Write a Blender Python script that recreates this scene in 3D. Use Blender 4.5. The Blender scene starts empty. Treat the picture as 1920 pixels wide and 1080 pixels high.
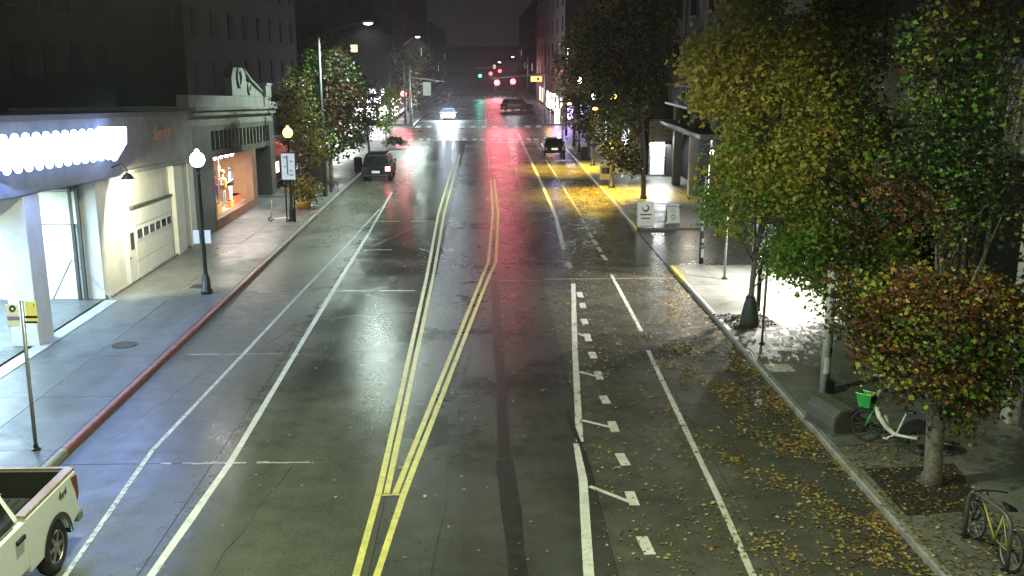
import bpy, bmesh, math, random
from mathutils import Vector, Matrix, noise as mnoise
random.seed(7)
R = math.radians
# ------------------------------------------------------------------ camera, world, exposure
SC = bpy.context.scene
C = SC.collection
F = 1850.0; TH = math.atan(434/F); PS = math.atan(50*math.cos(TH)/F); HC = 8.0
cam = bpy.data.cameras.new('camera'); co = bpy.data.objects.new('camera', cam); C.objects.link(co)
cam.sensor_width = 36; cam.lens = 36*F/1920; cam.clip_end = 2000; cam.clip_start = 0.1
co.location = (0, 0, HC); co.rotation_euler = (math.pi/2-TH, 0, -PS); SC.camera = co
w = bpy.data.worlds.new('World'); SC.world = w; w.use_nodes = True
wn = w.node_tree; wn.nodes.clear()
sky = wn.nodes.new('ShaderNodeTexSky'); sky.sky_type = 'NISHITA'; sky.sun_disc = False
sky.sun_elevation = R(-9); sky.sun_rotation = R(200)
b1 = wn.nodes.new('ShaderNodeBackground'); b1.inputs['Strength'].default_value = 0.05
b2 = wn.nodes.new('ShaderNodeBackground'); b2.inputs['Color'].default_value = (0.95, 0.86, 0.92, 1); b2.inputs['Strength'].default_value = 0.014
ad = wn.nodes.new('ShaderNodeAddShader'); wo = wn.nodes.new('ShaderNodeOutputWorld')
wn.links.new(sky.outputs[0], b1.inputs['Color']); wn.links.new(b1.outputs[0], ad.inputs[0]); wn.links.new(b2.outputs[0], ad.inputs[1]); wn.links.new(ad.outputs[0], wo.inputs['Surface'])
vs = SC.view_settings; vs.view_transform = 'Standard'; vs.look = 'None'; vs.gamma = 1; vs.exposure = 0; vs.use_curve_mapping = False
SC.render.engine = 'CYCLES'
cy = SC.cycles; cy.use_denoising = True; cy.denoiser = 'OPENIMAGEDENOISE'; cy.sample_clamp_indirect = 3; cy.sample_clamp_direct = 30
cy.max_bounces = 6; cy.diffuse_bounces = 2; cy.glossy_bounces = 3; cy.transmission_bounces = 4; cy.transparent_max_bounces = 6; cy.volume_bounces = 0
cy.caustics_reflective = False; cy.caustics_refractive = False; cy.use_light_tree = True

# ------------------------------------------------------------------ photo geometry: where a picture ray meets the ground or a wall plane
_f = Vector((math.sin(PS)*math.cos(TH), math.cos(PS)*math.cos(TH), -math.sin(TH)))
_r = Vector((math.cos(PS), -math.sin(PS), 0)); _u = Vector((math.sin(PS)*math.sin(TH), math.cos(PS)*math.sin(TH), math.cos(TH)))
def ray(px, py): return _f + _r*((px-960)/F) + _u*(-(py-540)/F)
def G(px, py, z=0.0):
    d = ray(px, py); t = (z-HC)/d.z; return Vector((d.x*t, d.y*t, z))
def AY(px, py, Y):
    d = ray(px, py); t = Y/d.y; return Vector((d.x*t, Y, HC+d.z*t))
def AX(px, py, X):
    d = ray(px, py); t = X/d.x; return Vector((X, d.y*t, HC+d.z*t))
SW = 0.13   # height of the pavements above the road

# ------------------------------------------------------------------ materials
MATS = {}
def mat(name, col, rough=0.6, metal=0.0, var=0.15, scale=3.0, bump=0.0, bscale=40.0, emit=None, es=0.0, coat=0.0, spec=0.5, rvar=0.0, transl=0.0, objrand=0.0):
    if name in MATS: return MATS[name]
    m = bpy.data.materials.new(name); m.use_nodes = True; nt = m.node_tree; N = nt.nodes; L = nt.links
    bs = N['Principled BSDF']; bs.inputs['Roughness'].default_value = rough; bs.inputs['Metallic'].default_value = metal
    bs.inputs['Specular IOR Level'].default_value = spec
    if coat: bs.inputs['Coat Weight'].default_value = coat; bs.inputs['Coat Roughness'].default_value = 0.06
    tc = N.new('ShaderNodeNewGeometry')
    nz = N.new('ShaderNodeTexNoise'); nz.inputs['Scale'].default_value = scale; nz.inputs['Detail'].default_value = 6; nz.inputs['Roughness'].default_value = 0.62
    L.new(tc.outputs['Position'], nz.inputs['Vector'])
    rp = N.new('ShaderNodeMapRange'); rp.inputs['From Min'].default_value = 0.3; rp.inputs['From Max'].default_value = 0.7
    rp.inputs['To Min'].default_value = 1-var; rp.inputs['To Max'].default_value = 1+var
    L.new(nz.outputs['Fac'], rp.inputs['Value'])
    mx = N.new('ShaderNodeVectorMath'); mx.operation = 'SCALE'; mx.inputs[0].default_value = col[:3]
    if objrand:
        oi = N.new('ShaderNodeObjectInfo'); mr = N.new('ShaderNodeMapRange'); mr.inputs['To Min'].default_value = 1-objrand; mr.inputs['To Max'].default_value = 1+objrand
        L.new(oi.outputs['Random'], mr.inputs['Value']); mm = N.new('ShaderNodeMath'); mm.operation = 'MULTIPLY'
        L.new(mr.outputs[0], mm.inputs[0]); L.new(rp.outputs[0], mm.inputs[1]); L.new(mm.outputs[0], mx.inputs['Scale'])
    else: L.new(rp.outputs[0], mx.inputs['Scale'])
    L.new(mx.outputs['Vector'], bs.inputs['Base Color'])
    if rvar:
        n3 = N.new('ShaderNodeTexNoise'); n3.inputs['Scale'].default_value = scale*0.6; n3.inputs['Detail'].default_value = 5
        L.new(tc.outputs['Position'], n3.inputs['Vector']); r3 = N.new('ShaderNodeMapRange'); r3.inputs['From Min'].default_value = 0.35; r3.inputs['From Max'].default_value = 0.65
        r3.inputs['To Min'].default_value = max(0.05, rough-rvar); r3.inputs['To Max'].default_value = min(1, rough+rvar)
        L.new(n3.outputs['Fac'], r3.inputs['Value']); L.new(r3.outputs[0], bs.inputs['Roughness'])
    if bump:
        n2 = N.new('ShaderNodeTexNoise'); n2.inputs['Scale'].default_value = bscale; n2.inputs['Detail'].default_value = 4
        L.new(tc.outputs['Position'], n2.inputs['Vector'])
        bp = N.new('ShaderNodeBump'); bp.inputs['Strength'].default_value = bump; bp.inputs['Distance'].default_value = 0.02
        L.new(n2.outputs['Fac'], bp.inputs['Height']); L.new(bp.outputs[0], bs.inputs['Normal'])
    if emit:
        bs.inputs['Emission Color'].default_value = (*emit, 1); bs.inputs['Emission Strength'].default_value = es
    if transl:
        tr = N.new('ShaderNodeBsdfTranslucent'); L.new(mx.outputs['Vector'], tr.inputs['Color']); ms = N.new('ShaderNodeMixShader'); ms.inputs[0].default_value = transl
        out = N['Material Output']; L.new(bs.outputs[0], ms.inputs[1]); L.new(tr.outputs[0], ms.inputs[2]); L.new(ms.outputs[0], out.inputs['Surface'])
    MATS[name] = m; return m

def road_mat(name, col, wet_lo, wet_hi, r_dry, r_wet, stain=0.35, tint=(1, 1, 1), xdry=False):
    """worn pavement: aggregate grain, stains and wheel wear in colour; patches of standing water as gloss"""
    m = bpy.data.materials.new(name); m.use_nodes = True; nt = m.node_tree; N = nt.nodes; L = nt.links
    bs = N['Principled BSDF']; g = N.new('ShaderNodeNewGeometry')
    def nz(scale, det=5, rough=0.6, sx=1, sy=1):
        mp = N.new('ShaderNodeMapping'); mp.inputs['Scale'].default_value = (sx, sy, 1); L.new(g.outputs['Position'], mp.inputs['Vector'])
        n = N.new('ShaderNodeTexNoise'); n.inputs['Scale'].default_value = scale; n.inputs['Detail'].default_value = det; n.inputs['Roughness'].default_value = rough
        L.new(mp.outputs[0], n.inputs['Vector']); return n.outputs['Fac']
    def mr(v, a, b, c, d):
        q = N.new('ShaderNodeMapRange'); q.inputs['From Min'].default_value = a; q.inputs['From Max'].default_value = b; q.inputs['To Min'].default_value = c; q.inputs['To Max'].default_value = d
        L.new(v, q.inputs['Value']); return q.outputs[0]
    def mul(a, b):
        q = N.new('ShaderNodeMath'); q.operation = 'MULTIPLY'; L.new(a, q.inputs[0]); L.new(b, q.inputs[1]); return q.outputs[0]
    grain = mr(nz(26, 5, 0.8), 0.30, 0.70, 0.5, 1.5)
    blot = mr(nz(1.3, 8, 0.72), 0.3, 0.7, 1-stain, 1+stain*0.6)
    wear = mr(nz(0.9, 4, 0.5, 1.0, 0.06), 0.3, 0.7, 0.78, 1.18)
    wetf = mr(nz(0.33, 5, 0.55), wet_lo, wet_hi, 0, 1)
    dark = mr(wetf, 0, 1, 1.0, 0.72)
    k = mul(mul(mul(grain, blot), wear), dark)
    oi = N.new('ShaderNodeObjectInfo'); k = mul(k, mr(oi.outputs['Random'], 0, 1, 0.92, 1.08))
    sc = N.new('ShaderNodeVectorMath'); sc.operation = 'SCALE'; sc.inputs[0].default_value = [c*t for c, t in zip(col, tint)]; L.new(k, sc.inputs['Scale']); L.new(sc.outputs['Vector'], bs.inputs['Base Color'])
    rr = mr(wetf, 0, 1, r_dry, r_wet); rj = mr(nz(2.2, 5, 0.6), 0.3, 0.7, 0.8, 1.25); rq = mul(rr, rj)
    if xdry:   # the lane that tyres polish is smoother than the gutter side
        sx = N.new('ShaderNodeSeparateXYZ'); L.new(g.outputs['Position'], sx.inputs[0]); rq = mul(rq, mr(sx.outputs['X'], -6.4, -4.4, 3.2, 1.0))
    L.new(rq, bs.inputs['Roughness'])
    bp = N.new('ShaderNodeBump'); bp.inputs['Distance'].default_value = 0.008; L.new(mr(wetf, 0, 1, 0.20, 0.12), bp.inputs['Strength'])
    L.new(nz(70, 3, 0.6), bp.inputs['Height']); L.new(bp.outputs[0], bs.inputs['Normal'])
    MATS[name] = m; return m

def glow(name, col, es): return mat(name, (0.8, 0.8, 0.8), 0.4, emit=col, es=es)
M_ASPH = road_mat('wet_asphalt', (0.056, 0.060, 0.053), 0.44, 0.70, 0.32, 0.22, 0.28)
M_CONC = road_mat('wet_concrete_road', (0.090, 0.094, 0.076), 0.36, 0.68, 0.14, 0.10, 0.30, xdry=True)
M_PARK = M_CONC
M_BIKE = road_mat('worn_road_concrete', (0.085, 0.086, 0.070), 0.42, 0.68, 0.28, 0.18, 0.40)
M_WALK = road_mat('pavement_concrete', (0.115, 0.125, 0.125), 0.45, 0.70, 0.46, 0.28, 0.30)
M_WALK2 = road_mat('pavement_concrete_damp', (0.19, 0.20, 0.178), 0.42, 0.66, 0.46, 0.26, 0.35)
M_GROUND = road_mat('ground_dark', (0.05, 0.05, 0.05), 0.44, 0.66, 0.6, 0.4)
M_KERB = mat('kerb_concrete', (0.24, 0.24, 0.21), 0.5, var=0.35, scale=4, bump=0.3)
M_KYEL = mat('kerb_yellow_paint', (0.55, 0.42, 0.06), 0.45, var=0.4, scale=6)
def paint_mat(name, col, wear=0.42):
    m = mat(name, col, 0.34, var=0.25, scale=3.0, bump=0.25, bscale=60)
    nt = m.node_tree; N = nt.nodes; L = nt.links; bs = N['Principled BSDF']
    g = N.new('ShaderNodeNewGeometry'); n = N.new('ShaderNodeTexNoise'); n.inputs['Scale'].default_value = 9; n.inputs['Detail'].default_value = 8; n.inputs['Roughness'].default_value = 0.75
    L.new(g.outputs['Position'], n.inputs['Vector']); q = N.new('ShaderNodeMapRange'); q.inputs['From Min'].default_value = wear-0.05; q.inputs['From Max'].default_value = wear+0.06; L.new(n.outputs['Fac'], q.inputs['Value'])
    mx = N.new('ShaderNodeMix'); mx.data_type = 'RGBA'; mx.inputs['A'].default_value = (0.13, 0.13, 0.12, 1)
    src = bs.inputs['Base Color'].links[0].from_socket; L.new(q.outputs[0], mx.inputs['Factor']); L.new(src, mx.inputs['B']); L.new(mx.outputs['Result'], bs.inputs['Base Color'])
    return m
M_KRED = paint_mat('kerb_red_paint', (0.24, 0.06, 0.055), 0.45)
M_WHITE = paint_mat('road_paint_white', (0.55, 0.56, 0.51), 0.38)
M_WORN = paint_mat('road_paint_white_worn', (0.5, 0.52, 0.5), 0.46)
M_YEL = paint_mat('road_paint_yellow', (0.52, 0.48, 0.12), 0.39)
M_TAR = mat('tar_seal', (0.022, 0.022, 0.022), 0.38, var=0.3)
M_SOIL = mat('soil', (0.028, 0.024, 0.017), 0.8, var=0.5, scale=12, bump=1.0, bscale=25)
M_STEEL = mat('galvanised_steel', (0.30, 0.31, 0.31), 0.42, 0.6, var=0.2)
M_BLKM = mat('black_metal', (0.018, 0.018, 0.02), 0.38, 0.3, var=0.2)
M_DKGRN = mat('dark_green_metal', (0.02, 0.03, 0.028), 0.35, 0.3, var=0.2)
M_RUB = mat('rubber', (0.016, 0.016, 0.016), 0.65, var=0.2)
M_GLASS = mat('dark_glass', (0.01, 0.012, 0.014), 0.05, var=0.1, spec=0.45)
M_BARK = mat('bark', (0.15, 0.135, 0.11), 0.75, var=0.5, scale=14, bump=1.0, bscale=30)
M_BARKD = mat('bark_dark', (0.055, 0.05, 0.042), 0.8, var=0.4, scale=12, bump=1.0, bscale=25)
M_WHT = mat('white_paint', (0.72, 0.73, 0.72), 0.45, var=0.08)

# ------------------------------------------------------------------ mesh builder
SLOPE_REF = {'service_garage': {'slope_ref': 34}, 'lit_sign': {'slope_ref': 34}, 'ornate_shop': {'slope_ref': 50}, 'shop_row': {'slope_ref': 62}}
class MB:
    def __init__(s): s.v = []; s.f = []; s.mi = []
    def add(s, vs, fs, mi=0):
        o = len(s.v); s.v += [tuple(p) for p in vs]; s.f += [tuple(i+o for i in f) for f in fs]; s.mi += [mi]*len(fs); return s
    def box(s, x0, x1, y0, y1, z0, z1, mi=0):
        if x0 > x1: x0, x1 = x1, x0
        if y0 > y1: y0, y1 = y1, y0
        if z0 > z1: z0, z1 = z1, z0
        return s.add([(x0,y0,z0),(x1,y0,z0),(x1,y1,z0),(x0,y1,z0),(x0,y0,z1),(x1,y0,z1),(x1,y1,z1),(x0,y1,z1)],
              [(0,3,2,1),(4,5,6,7),(0,1,5,4),(1,2,6,5),(2,3,7,6),(3,0,4,7)], mi)
    def quad(s, a, b, c, d, mi=0): return s.add([a,b,c,d], [(0,1,2,3)], mi)
    def tube(s, pts, r, n=8, mi=0, cap=True):
        pts = [Vector(p) for p in pts]; rs = r if isinstance(r, (list, tuple)) else [r]*len(pts)
        vs = []; up = None
        for i, p in enumerate(pts):
            t = (pts[min(i+1, len(pts)-1)]-pts[max(i-1, 0)]).normalized()
            if up is None:
                up = Vector((0,0,1)) if abs(t.z) < 0.9 else Vector((1,0,0))
            a = t.cross(up); a = a.normalized() if a.length > 1e-6 else Vector((1,0,0)); b = t.cross(a).normalized(); up = -b if False else a.cross(t).normalized()
            for k in range(n):
                q = 2*math.pi*k/n; vs.append(p + a*(math.cos(q)*rs[i]) + b*(math.sin(q)*rs[i]))
        fs = []
        for i in range(len(pts)-1):
            for k in range(n):
                k2 = (k+1) % n; fs.append((i*n+k, (i+1)*n+k, (i+1)*n+k2, i*n+k2))
        if cap: fs.append(tuple(range(n))); fs.append(tuple(reversed(range((len(pts)-1)*n, len(pts)*n))))
        return s.add(vs, fs, mi)
    def lathe(s, prof, c=(0,0,0), n=16, mi=0):
        vs = []; fs = []
        for (r, z) in prof:
            for k in range(n):
                q = 2*math.pi*k/n; vs.append((c[0]+r*math.cos(q), c[1]+r*math.sin(q), c[2]+z))
        for i in range(len(prof)-1):
            for k in range(n):
                k2 = (k+1) % n; fs.append((i*n+k, i*n+k2, (i+1)*n+k2, (i+1)*n+k))
        fs.append(tuple(reversed(range(n)))); fs.append(tuple(range((len(prof)-1)*n, len(prof)*n)))
        return s.add(vs, fs, mi)
    def ball(s, c, r, n=14, m=9, mi=0, sc=(1,1,1)):
        prof = []
        vs = [(c[0], c[1], c[2]-r*sc[2])]; fs = []
        for i in range(1, m):
            a = -math.pi/2+math.pi*i/m
            for k in range(n):
                q = 2*math.pi*k/n; vs.append((c[0]+r*sc[0]*math.cos(a)*math.cos(q), c[1]+r*sc[1]*math.cos(a)*math.sin(q), c[2]+r*sc[2]*math.sin(a)))
        vs.append((c[0], c[1], c[2]+r*sc[2]))
        for k in range(n):
            k2 = (k+1) % n; fs.append((0, 1+k2, 1+k)); fs.append((len(vs)-1, 1+(m-2)*n+k, 1+(m-2)*n+k2))
            for i in range(m-2): fs.append((1+i*n+k, 1+i*n+k2, 1+(i+1)*n+k2, 1+(i+1)*n+k))
        return s.add(vs, fs, mi)
    def torus(s, c, R_, r, axis='y', n=28, m=8, mi=0):
        vs = []; fs = []
        for i in range(n):
            a = 2*math.pi*i/n
            for j in range(m):
                b = 2*math.pi*j/m; q = R_+r*math.cos(b); x, z, y = q*math.cos(a), q*math.sin(a), r*math.sin(b)
                p = (x, y, z) if axis == 'y' else ((y, x, z) if axis == 'x' else (x, z, y))
                vs.append((c[0]+p[0], c[1]+p[1], c[2]+p[2]))
        for i in range(n):
            for j in range(m):
                i2 = (i+1) % n; j2 = (j+1) % m; fs.append((i*m+j, i2*m+j, i2*m+j2, i*m+j2))
        return s.add(vs, fs, mi)
    def prism(s, poly, axis, a, b, mi=0):
        """poly: 2-D outline; extruded along axis from a to b. axis x: poly=(y,z); y: (x,z); z: (x,y)"""
        def P(p, t): return (t, p[0], p[1]) if axis == 'x' else ((p[0], t, p[1]) if axis == 'y' else (p[0], p[1], t))
        n = len(poly); vs = [P(p, a) for p in poly]+[P(p, b) for p in poly]
        fs = [tuple(range(n)), tuple(reversed(range(n, 2*n)))]+[(i, i+n, (i+1) % n+n, (i+1) % n) for i in range(n)]
        return s.add(vs, fs, mi)
    def build(s, name, m, parent=None, smooth=False, bevel=0, world=False, fix=False):
        me = bpy.data.meshes.new(name)
        off = Vector((0,0,0))
        if world and parent:
            p = parent
            while p: off += p.location; p = p.parent
        vv = s.v
        if world and parent:
            rt = parent
            while rt.parent: rt = rt.parent
            if 'slope_ref' in SLOPE_REF.get(rt.name, {}):   # these fronts are level while the street climbs 4.5 %
                y0_ = SLOPE_REF[rt.name]['slope_ref']; vv = [(x, y, z-.045*(y-y0_)*min(1, max(0, (z-SW)/3.4))) for x, y, z in vv]
        me.from_pydata([(x-off.x, y-off.y, z-off.z) for x, y, z in vv], [], s.f)
        for mm in (m if isinstance(m, (list, tuple)) else [m]): me.materials.append(mm)
        if any(s.mi): me.polygons.foreach_set('material_index', s.mi)
        bm = bmesh.new(); bm.from_mesh(me)
        if fix or len(bm.faces) < 30000: bmesh.ops.recalc_face_normals(bm, faces=bm.faces)
        bm.to_mesh(me); bm.free()
        if smooth: me.polygons.foreach_set('use_smooth', [True]*len(me.polygons))
        o = bpy.data.objects.new(name, me); C.objects.link(o)
        if parent: o.parent = parent
        if bevel:
            bv = o.modifiers.new('bevel', 'BEVEL'); bv.width = bevel; bv.segments = 2; bv.limit_method = 'ANGLE'; bv.angle_limit = R(35)
            if smooth:
                pass
        return o
def tag(o, label=None, cat=None, group=None, kind=None):
    if label: o['label'] = label
    if cat: o['category'] = cat
    if group: o['group'] = group
    if kind: o['kind'] = kind
    return o
def thing(name, label, cat, loc=(0,0,0), rz=0, group=None):
    o = bpy.data.objects.new(name, None); o.empty_display_size = 0.2; C.objects.link(o); o.location = loc; o.rotation_euler = (0,0,rz)
    return tag(o, label, cat, group)
def struct(o): o['kind'] = 'structure'; return o
def inst(o, parent, loc, name=None, rz=0, scale=None):
    c = o.copy(); C.objects.link(c); c.parent = parent; c.location = loc; c.rotation_euler = (0,0,rz)
    if scale: c.scale = scale
    return c
def kids(o): return [k for k in list(bpy.data.objects) if k.parent == o]
def copy_tree(o, parent=None):
    c = o.copy(); C.objects.link(c)
    if parent: c.parent = parent
    for k in kids(o): copy_tree(k, c)
    return c
def copy_thing(o, label, loc, rz=None, group=None):
    c = copy_tree(o); c['label'] = label; c.location = loc
    if rz is not None: c.rotation_euler = (0,0,rz)
    if group: c['group'] = group
    return c
def lamp(kind, name, loc, energy, col, size=0.1, target=None, angle=150, blend=0.6, parent=None, sy=None):
    l = bpy.data.lights.new(name, kind); l.energy = energy; l.color = col
    if kind == 'AREA':
        l.size = size
        if sy: l.shape = 'RECTANGLE'; l.size_y = sy
    else: l.shadow_soft_size = size
    if kind == 'SPOT': l.spot_size = R(angle); l.spot_blend = blend
    o = bpy.data.objects.new(name, l); C.objects.link(o)
    o.location = loc
    if target is not None: o.rotation_euler = (Vector(target)-Vector(loc)).to_track_quat('-Z', 'Y').to_euler()
    return o
def text(s, name, m, parent, loc, rot, size, ext=0.004, align='CENTER', shear=0):
    cu = bpy.data.curves.new(name, 'FONT'); cu.body = s; cu.size = size; cu.extrude = ext; cu.align_x = align; cu.align_y = 'CENTER'; cu.shear = shear
    cu.resolution_u = 3; tmp = bpy.data.objects.new(name, cu); C.objects.link(tmp)
    me = bpy.data.meshes.new_from_object(tmp); bpy.data.objects.remove(tmp); me.materials.clear(); me.materials.append(m)
    o = bpy.data.objects.new(name, me); C.objects.link(o); o.parent = parent; o.location = loc; o.rotation_euler = rot
    return o

# ================================================================== THE GROUND
KL, KR = -8.66, 7.08           # kerb faces
BL, BR = -12.5, 11.75          # facade lines
Y0, YA, YB, YE = 6.0, 97.0, 119.0, 420.0
g = MB(); g.box(-400, 400, -60, 900, -0.6, -0.08); ground = struct(g.build('ground', M_GROUND))
r = MB()
r.box(-1.9, 2.05, Y0, YA, -0.07, 0)
r.box(-90, 90, YA, YB, -0.07, 0.0); r.box(KL, KR, YB, YE, -0.07, 0); r.box(-40, 40, -25, Y0, -0.07, 0)
r.box(KL, -1.9, Y0, YA, -0.07, -0.02); r.box(2.05, KR, Y0, YA, -0.07, -0.02)
road = struct(r.build('road', M_ASPH))
# concrete road panels on both sides of the asphalt lane, joints recessed
def panels(name, xs, ys, mats, z0, z1, parent, gap=0.016, jz=0.0):
    cache = {}
    for i in range(len(xs)-1):
        for j in range(len(ys)-1):
            wx = round(xs[i+1]-xs[i]-gap, 3); wy = round(ys[j+1]-ys[j]-gap, 3)
            key = (wx, wy)
            dz = random.uniform(-jz, jz)
            if key not in cache:
                b = MB(); b.box(-wx/2, wx/2, -wy/2, wy/2, z0, z1); o = b.build(name, mats, parent); cache[key] = o
                o.location = ((xs[i]+xs[i+1])/2, (ys[j]+ys[j+1])/2, dz)
            else: o = inst(cache[key], parent, ((xs[i]+xs[i+1])/2, (ys[j]+ys[j+1])/2, dz))
ysl = [Y0+0.4, 11.2, 18.76, 26.3, 33.8, 41.3, 48.8, 56.3, 63.8, 71.3, 78.8, 86.3, YA]
panels('road_panel', [KL, -5.55], ysl, M_PARK, -0.06, 0.0, road, jz=0.002); panels('road_panel', [-5.55, -1.9], ysl, M_CONC, -0.06, 0.0, road, jz=0.002)
ysr = [Y0+0.4, 13.0, 20.5, 28.0, 35.5, 43.0, 50.5, 58.0, 65.5, 73, 80.5, 88, YA]
panels('road_panel', [2.05, 4.6, KR], ysr, M_BIKE, -0.06, 0.0, road, jz=0.002)
# pale worn seal along the joints that show light in the photograph
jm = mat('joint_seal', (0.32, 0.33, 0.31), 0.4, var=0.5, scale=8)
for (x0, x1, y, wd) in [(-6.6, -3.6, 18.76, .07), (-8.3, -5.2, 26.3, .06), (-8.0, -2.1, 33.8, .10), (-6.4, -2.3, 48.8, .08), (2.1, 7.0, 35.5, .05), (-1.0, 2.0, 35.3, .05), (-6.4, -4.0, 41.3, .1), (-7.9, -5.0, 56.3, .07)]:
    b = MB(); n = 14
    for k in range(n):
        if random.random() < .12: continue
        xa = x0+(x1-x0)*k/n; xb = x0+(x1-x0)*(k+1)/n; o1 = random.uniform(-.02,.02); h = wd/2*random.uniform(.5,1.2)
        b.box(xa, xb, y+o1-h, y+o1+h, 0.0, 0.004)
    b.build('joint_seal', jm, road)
# ribbons: painted lines on the road
def ribbon(pts, wd, name, m, z=0.005, parent=None, dash=None, jit=0.0):
    b = MB(); pts = [Vector((p[0], p[1], 0)) for p in pts]
    # subdivide so that the edge can wander a little
    q = []
    for a, c in zip(pts[:-1], pts[1:]):
        n = max(1, int((c-a).length/1.2))
        for k in range(n): q.append(a.lerp(c, k/n))
    q.append(pts[-1]); L_, R_ = [], []
    for i, p in enumerate(q):
        t = (q[min(i+1, len(q)-1)]-q[max(i-1, 0)]).normalized(); nn = Vector((-t.y, t.x, 0))
        h = wd/2*(1+random.uniform(-jit, jit)); s_ = nn*random.uniform(-jit, jit)*wd*.3
        L_.append(p+nn*h+s_); R_.append(p-nn*h+s_)
    for i in range(len(q)-1):
        if dash and (i % (dash[0]+dash[1])) >= dash[0]: continue
        b.add([(*L_[i].xy, z), (*R_[i].xy, z), (*R_[i+1].xy, z), (*L_[i+1].xy, z), (*L_[i].xy, z-.004), (*R_[i].xy, z-.004), (*R_[i+1].xy, z-.004), (*L_[i+1].xy, z-.004)],
              [(0,1,2,3), (4,7,6,5), (0,4,5,1), (1,5,6,2), (2,6,7,3), (3,7,4,0)])
    return b.build(name, m, parent or road)
def GP(*pp): return [G(*p) for p in pp]
ribbon(GP((95, 1120), (285, 845), (460, 660), (565, 548), (655, 455), (712, 392)), .10, 'edge_line', M_WORN, jit=.12)
ribbon(GP((255, 1120), (430, 870), (560, 652), (640, 520), (690, 440)), .14, 'edge_line', M_WHITE, jit=.1)
ribbon(GP((690, 440), (735, 360)), .12, 'edge_line', M_WORN, jit=.2)
# double yellow lines
ribbon(GP((652, 1135), (710, 925), (800, 520), (822, 400), (855, 290)), .115, 'centre_line', M_YEL, jit=.06)
ribbon(GP((725, 926), (812, 520), (833, 400), (862, 290)), .115, 'centre_line', M_YEL, jit=.06)
ribbon(GP((741, 926), (896, 540), (916, 490), (924, 400), (920, 335)), .115, 'centre_line', M_YEL, jit=.06)
ribbon(GP((688, 1135), (757, 926), (908, 540), (930, 490), (934, 400), (927, 335)), .115, 'centre_line', M_YEL, jit=.06)
ribbon(GP((716, 929), (751, 928)), .06, 'centre_line', M_YEL, z=.010)
ribbon([G(918, 320), G(912, 262)], .12, 'centre_line', M_WORN); ribbon([(0.05, 120), (0.0, 198)], .14, 'centre_line', M_WHITE)
# right edge line, bike lane and parking lane marks
ribbon(GP((1108, 1140), (1093, 900), (1082, 832)), .17, 'edge_line', M_WHITE, jit=.05)
ribbon(GP((1087, 828), (1078, 660), (1075, 532)), .16, 'edge_line', M_WHITE, jit=.05)
ribbon(GP((1057, 468), (1042, 405), (1010, 332), (985, 280), (972, 250)), .18, 'edge_line', M_WHITE, jit=.06)
ribbon(GP((1146, 515), (1203, 621)), .12, 'parking_line', M_WHITE, jit=.08)
ribbon(GP((1215, 657), (1290, 815), (1345, 930), (1425, 1110)), .12, 'parking_line', M_WHITE, jit=.08)
ribbon(GP((1090, 405), (1030, 310), (1000, 258)), .09, 'parking_line', M_WORN, jit=.1)
for p, q in [((1090,410),(1096,419)),((1097,422),(1103,431)),((1104,436),(1110,445)),((1112,450),(1119,459)),((1120,463),(1127,472)),((1129,478),(1137,488))]:
    ribbon(GP(p, q), .17, 'lane_dash', M_WHITE)
for p, q in [((1064,492),(1070,502)),((1086,548),(1089,558)),((1091,568),(1094,578)),((1094,598),(1098,608)),((1109,660),(1114,672)),((1130,742),(1138,757)),((1161,850),(1174,873)),((1203,1006),(1219,1040))]:
    ribbon(GP(p, q), .20, 'lane_dash', M_WHITE)
for a, b_, c, d in [((1083,625),(1104,633),(1100,626),(1104,640)), ((1086,697),(1125,707),(1120,697),(1126,712)), ((1088,787),(1153,803),(1146,790),(1154,810)), ((1106,912),(1186,943),(1180,922),(1190,948))]:
    ribbon(GP(a, b_), .10, 'buffer_hatch', M_WHITE, jit=.1); ribbon(GP(c, d), .19, 'lane_dash', M_WHITE, z=.009)
b = MB()  # bicycle symbol in the lane
for c0 in (G(1068, 457), G(1105, 457)):
    for k in range(12):
        a0, a1 = k*math.pi/6, (k+1)*math.pi/6
        def pt(rr, a): return (c0.x+rr*math.cos(a), c0.y+rr*1.9*math.sin(a), .006)
        b.quad(pt(.30, a0), pt(.30, a1), pt(.20, a1), pt(.20, a0))
b.build('bike_symbol', M_WORN, road)
ribbon(GP((1068,457),(1082,447),(1096,450),(1105,457)), .09, 'bike_symbol', M_WORN, z=.010)
# tar-sealed seam in the asphalt lane
ribbon(GP((926,525),(932,600),(940,720),(946,860)), .27, 'tar_seam', M_TAR, z=.004, jit=.2)
ribbon(GP((946,862),(958,960),(975,1120)), .33, 'tar_seam', M_TAR, z=.004, jit=.15)
ribbon(GP((1062,770),(1072,795),(1088,835),(1110,905)), .12, 'tar_seam', M_TAR, z=.008, jit=.4)
# sealed cracks that wander over the old lanes
for (x0, y0, x1, y1, wd) in [(-4.6, 13, -3.9, 18.6, .03), (-3.2, 19, -4.4, 26, .025), (-6.3, 27, -4.9, 33.5, .03), (-3.4, 34.5, -2.6, 41, .03), (-5.0, 42, -3.0, 48.5, .035), (3.0, 14, 3.4, 20.4, .025), (5.6, 21, 5.1, 27.6, .025), (5.9, 29, 5.3, 35, .03), (-.9, 14, -.5, 27, .02), (1.1, 27, .6, 40, .025), (-8.1, 20, -7.2, 26, .03), (-4.8, 15.6, -2.1, 16.4, .025), (-5.3, 30.0, -2.2, 30.9, .03), (2.2, 24.0, 4.4, 24.7, .025)][::2]:
    pts = []; n = 14
    for k in range(n+1):
        t_ = k/n; pts.append(Vector((x0+(x1-x0)*t_+random.gauss(0, .035), y0+(y1-y0)*t_+random.gauss(0, .05), 0)))
    ribbon(pts, wd*.6, 'crack_seal', M_TAR, z=.003, jit=.5)
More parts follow.
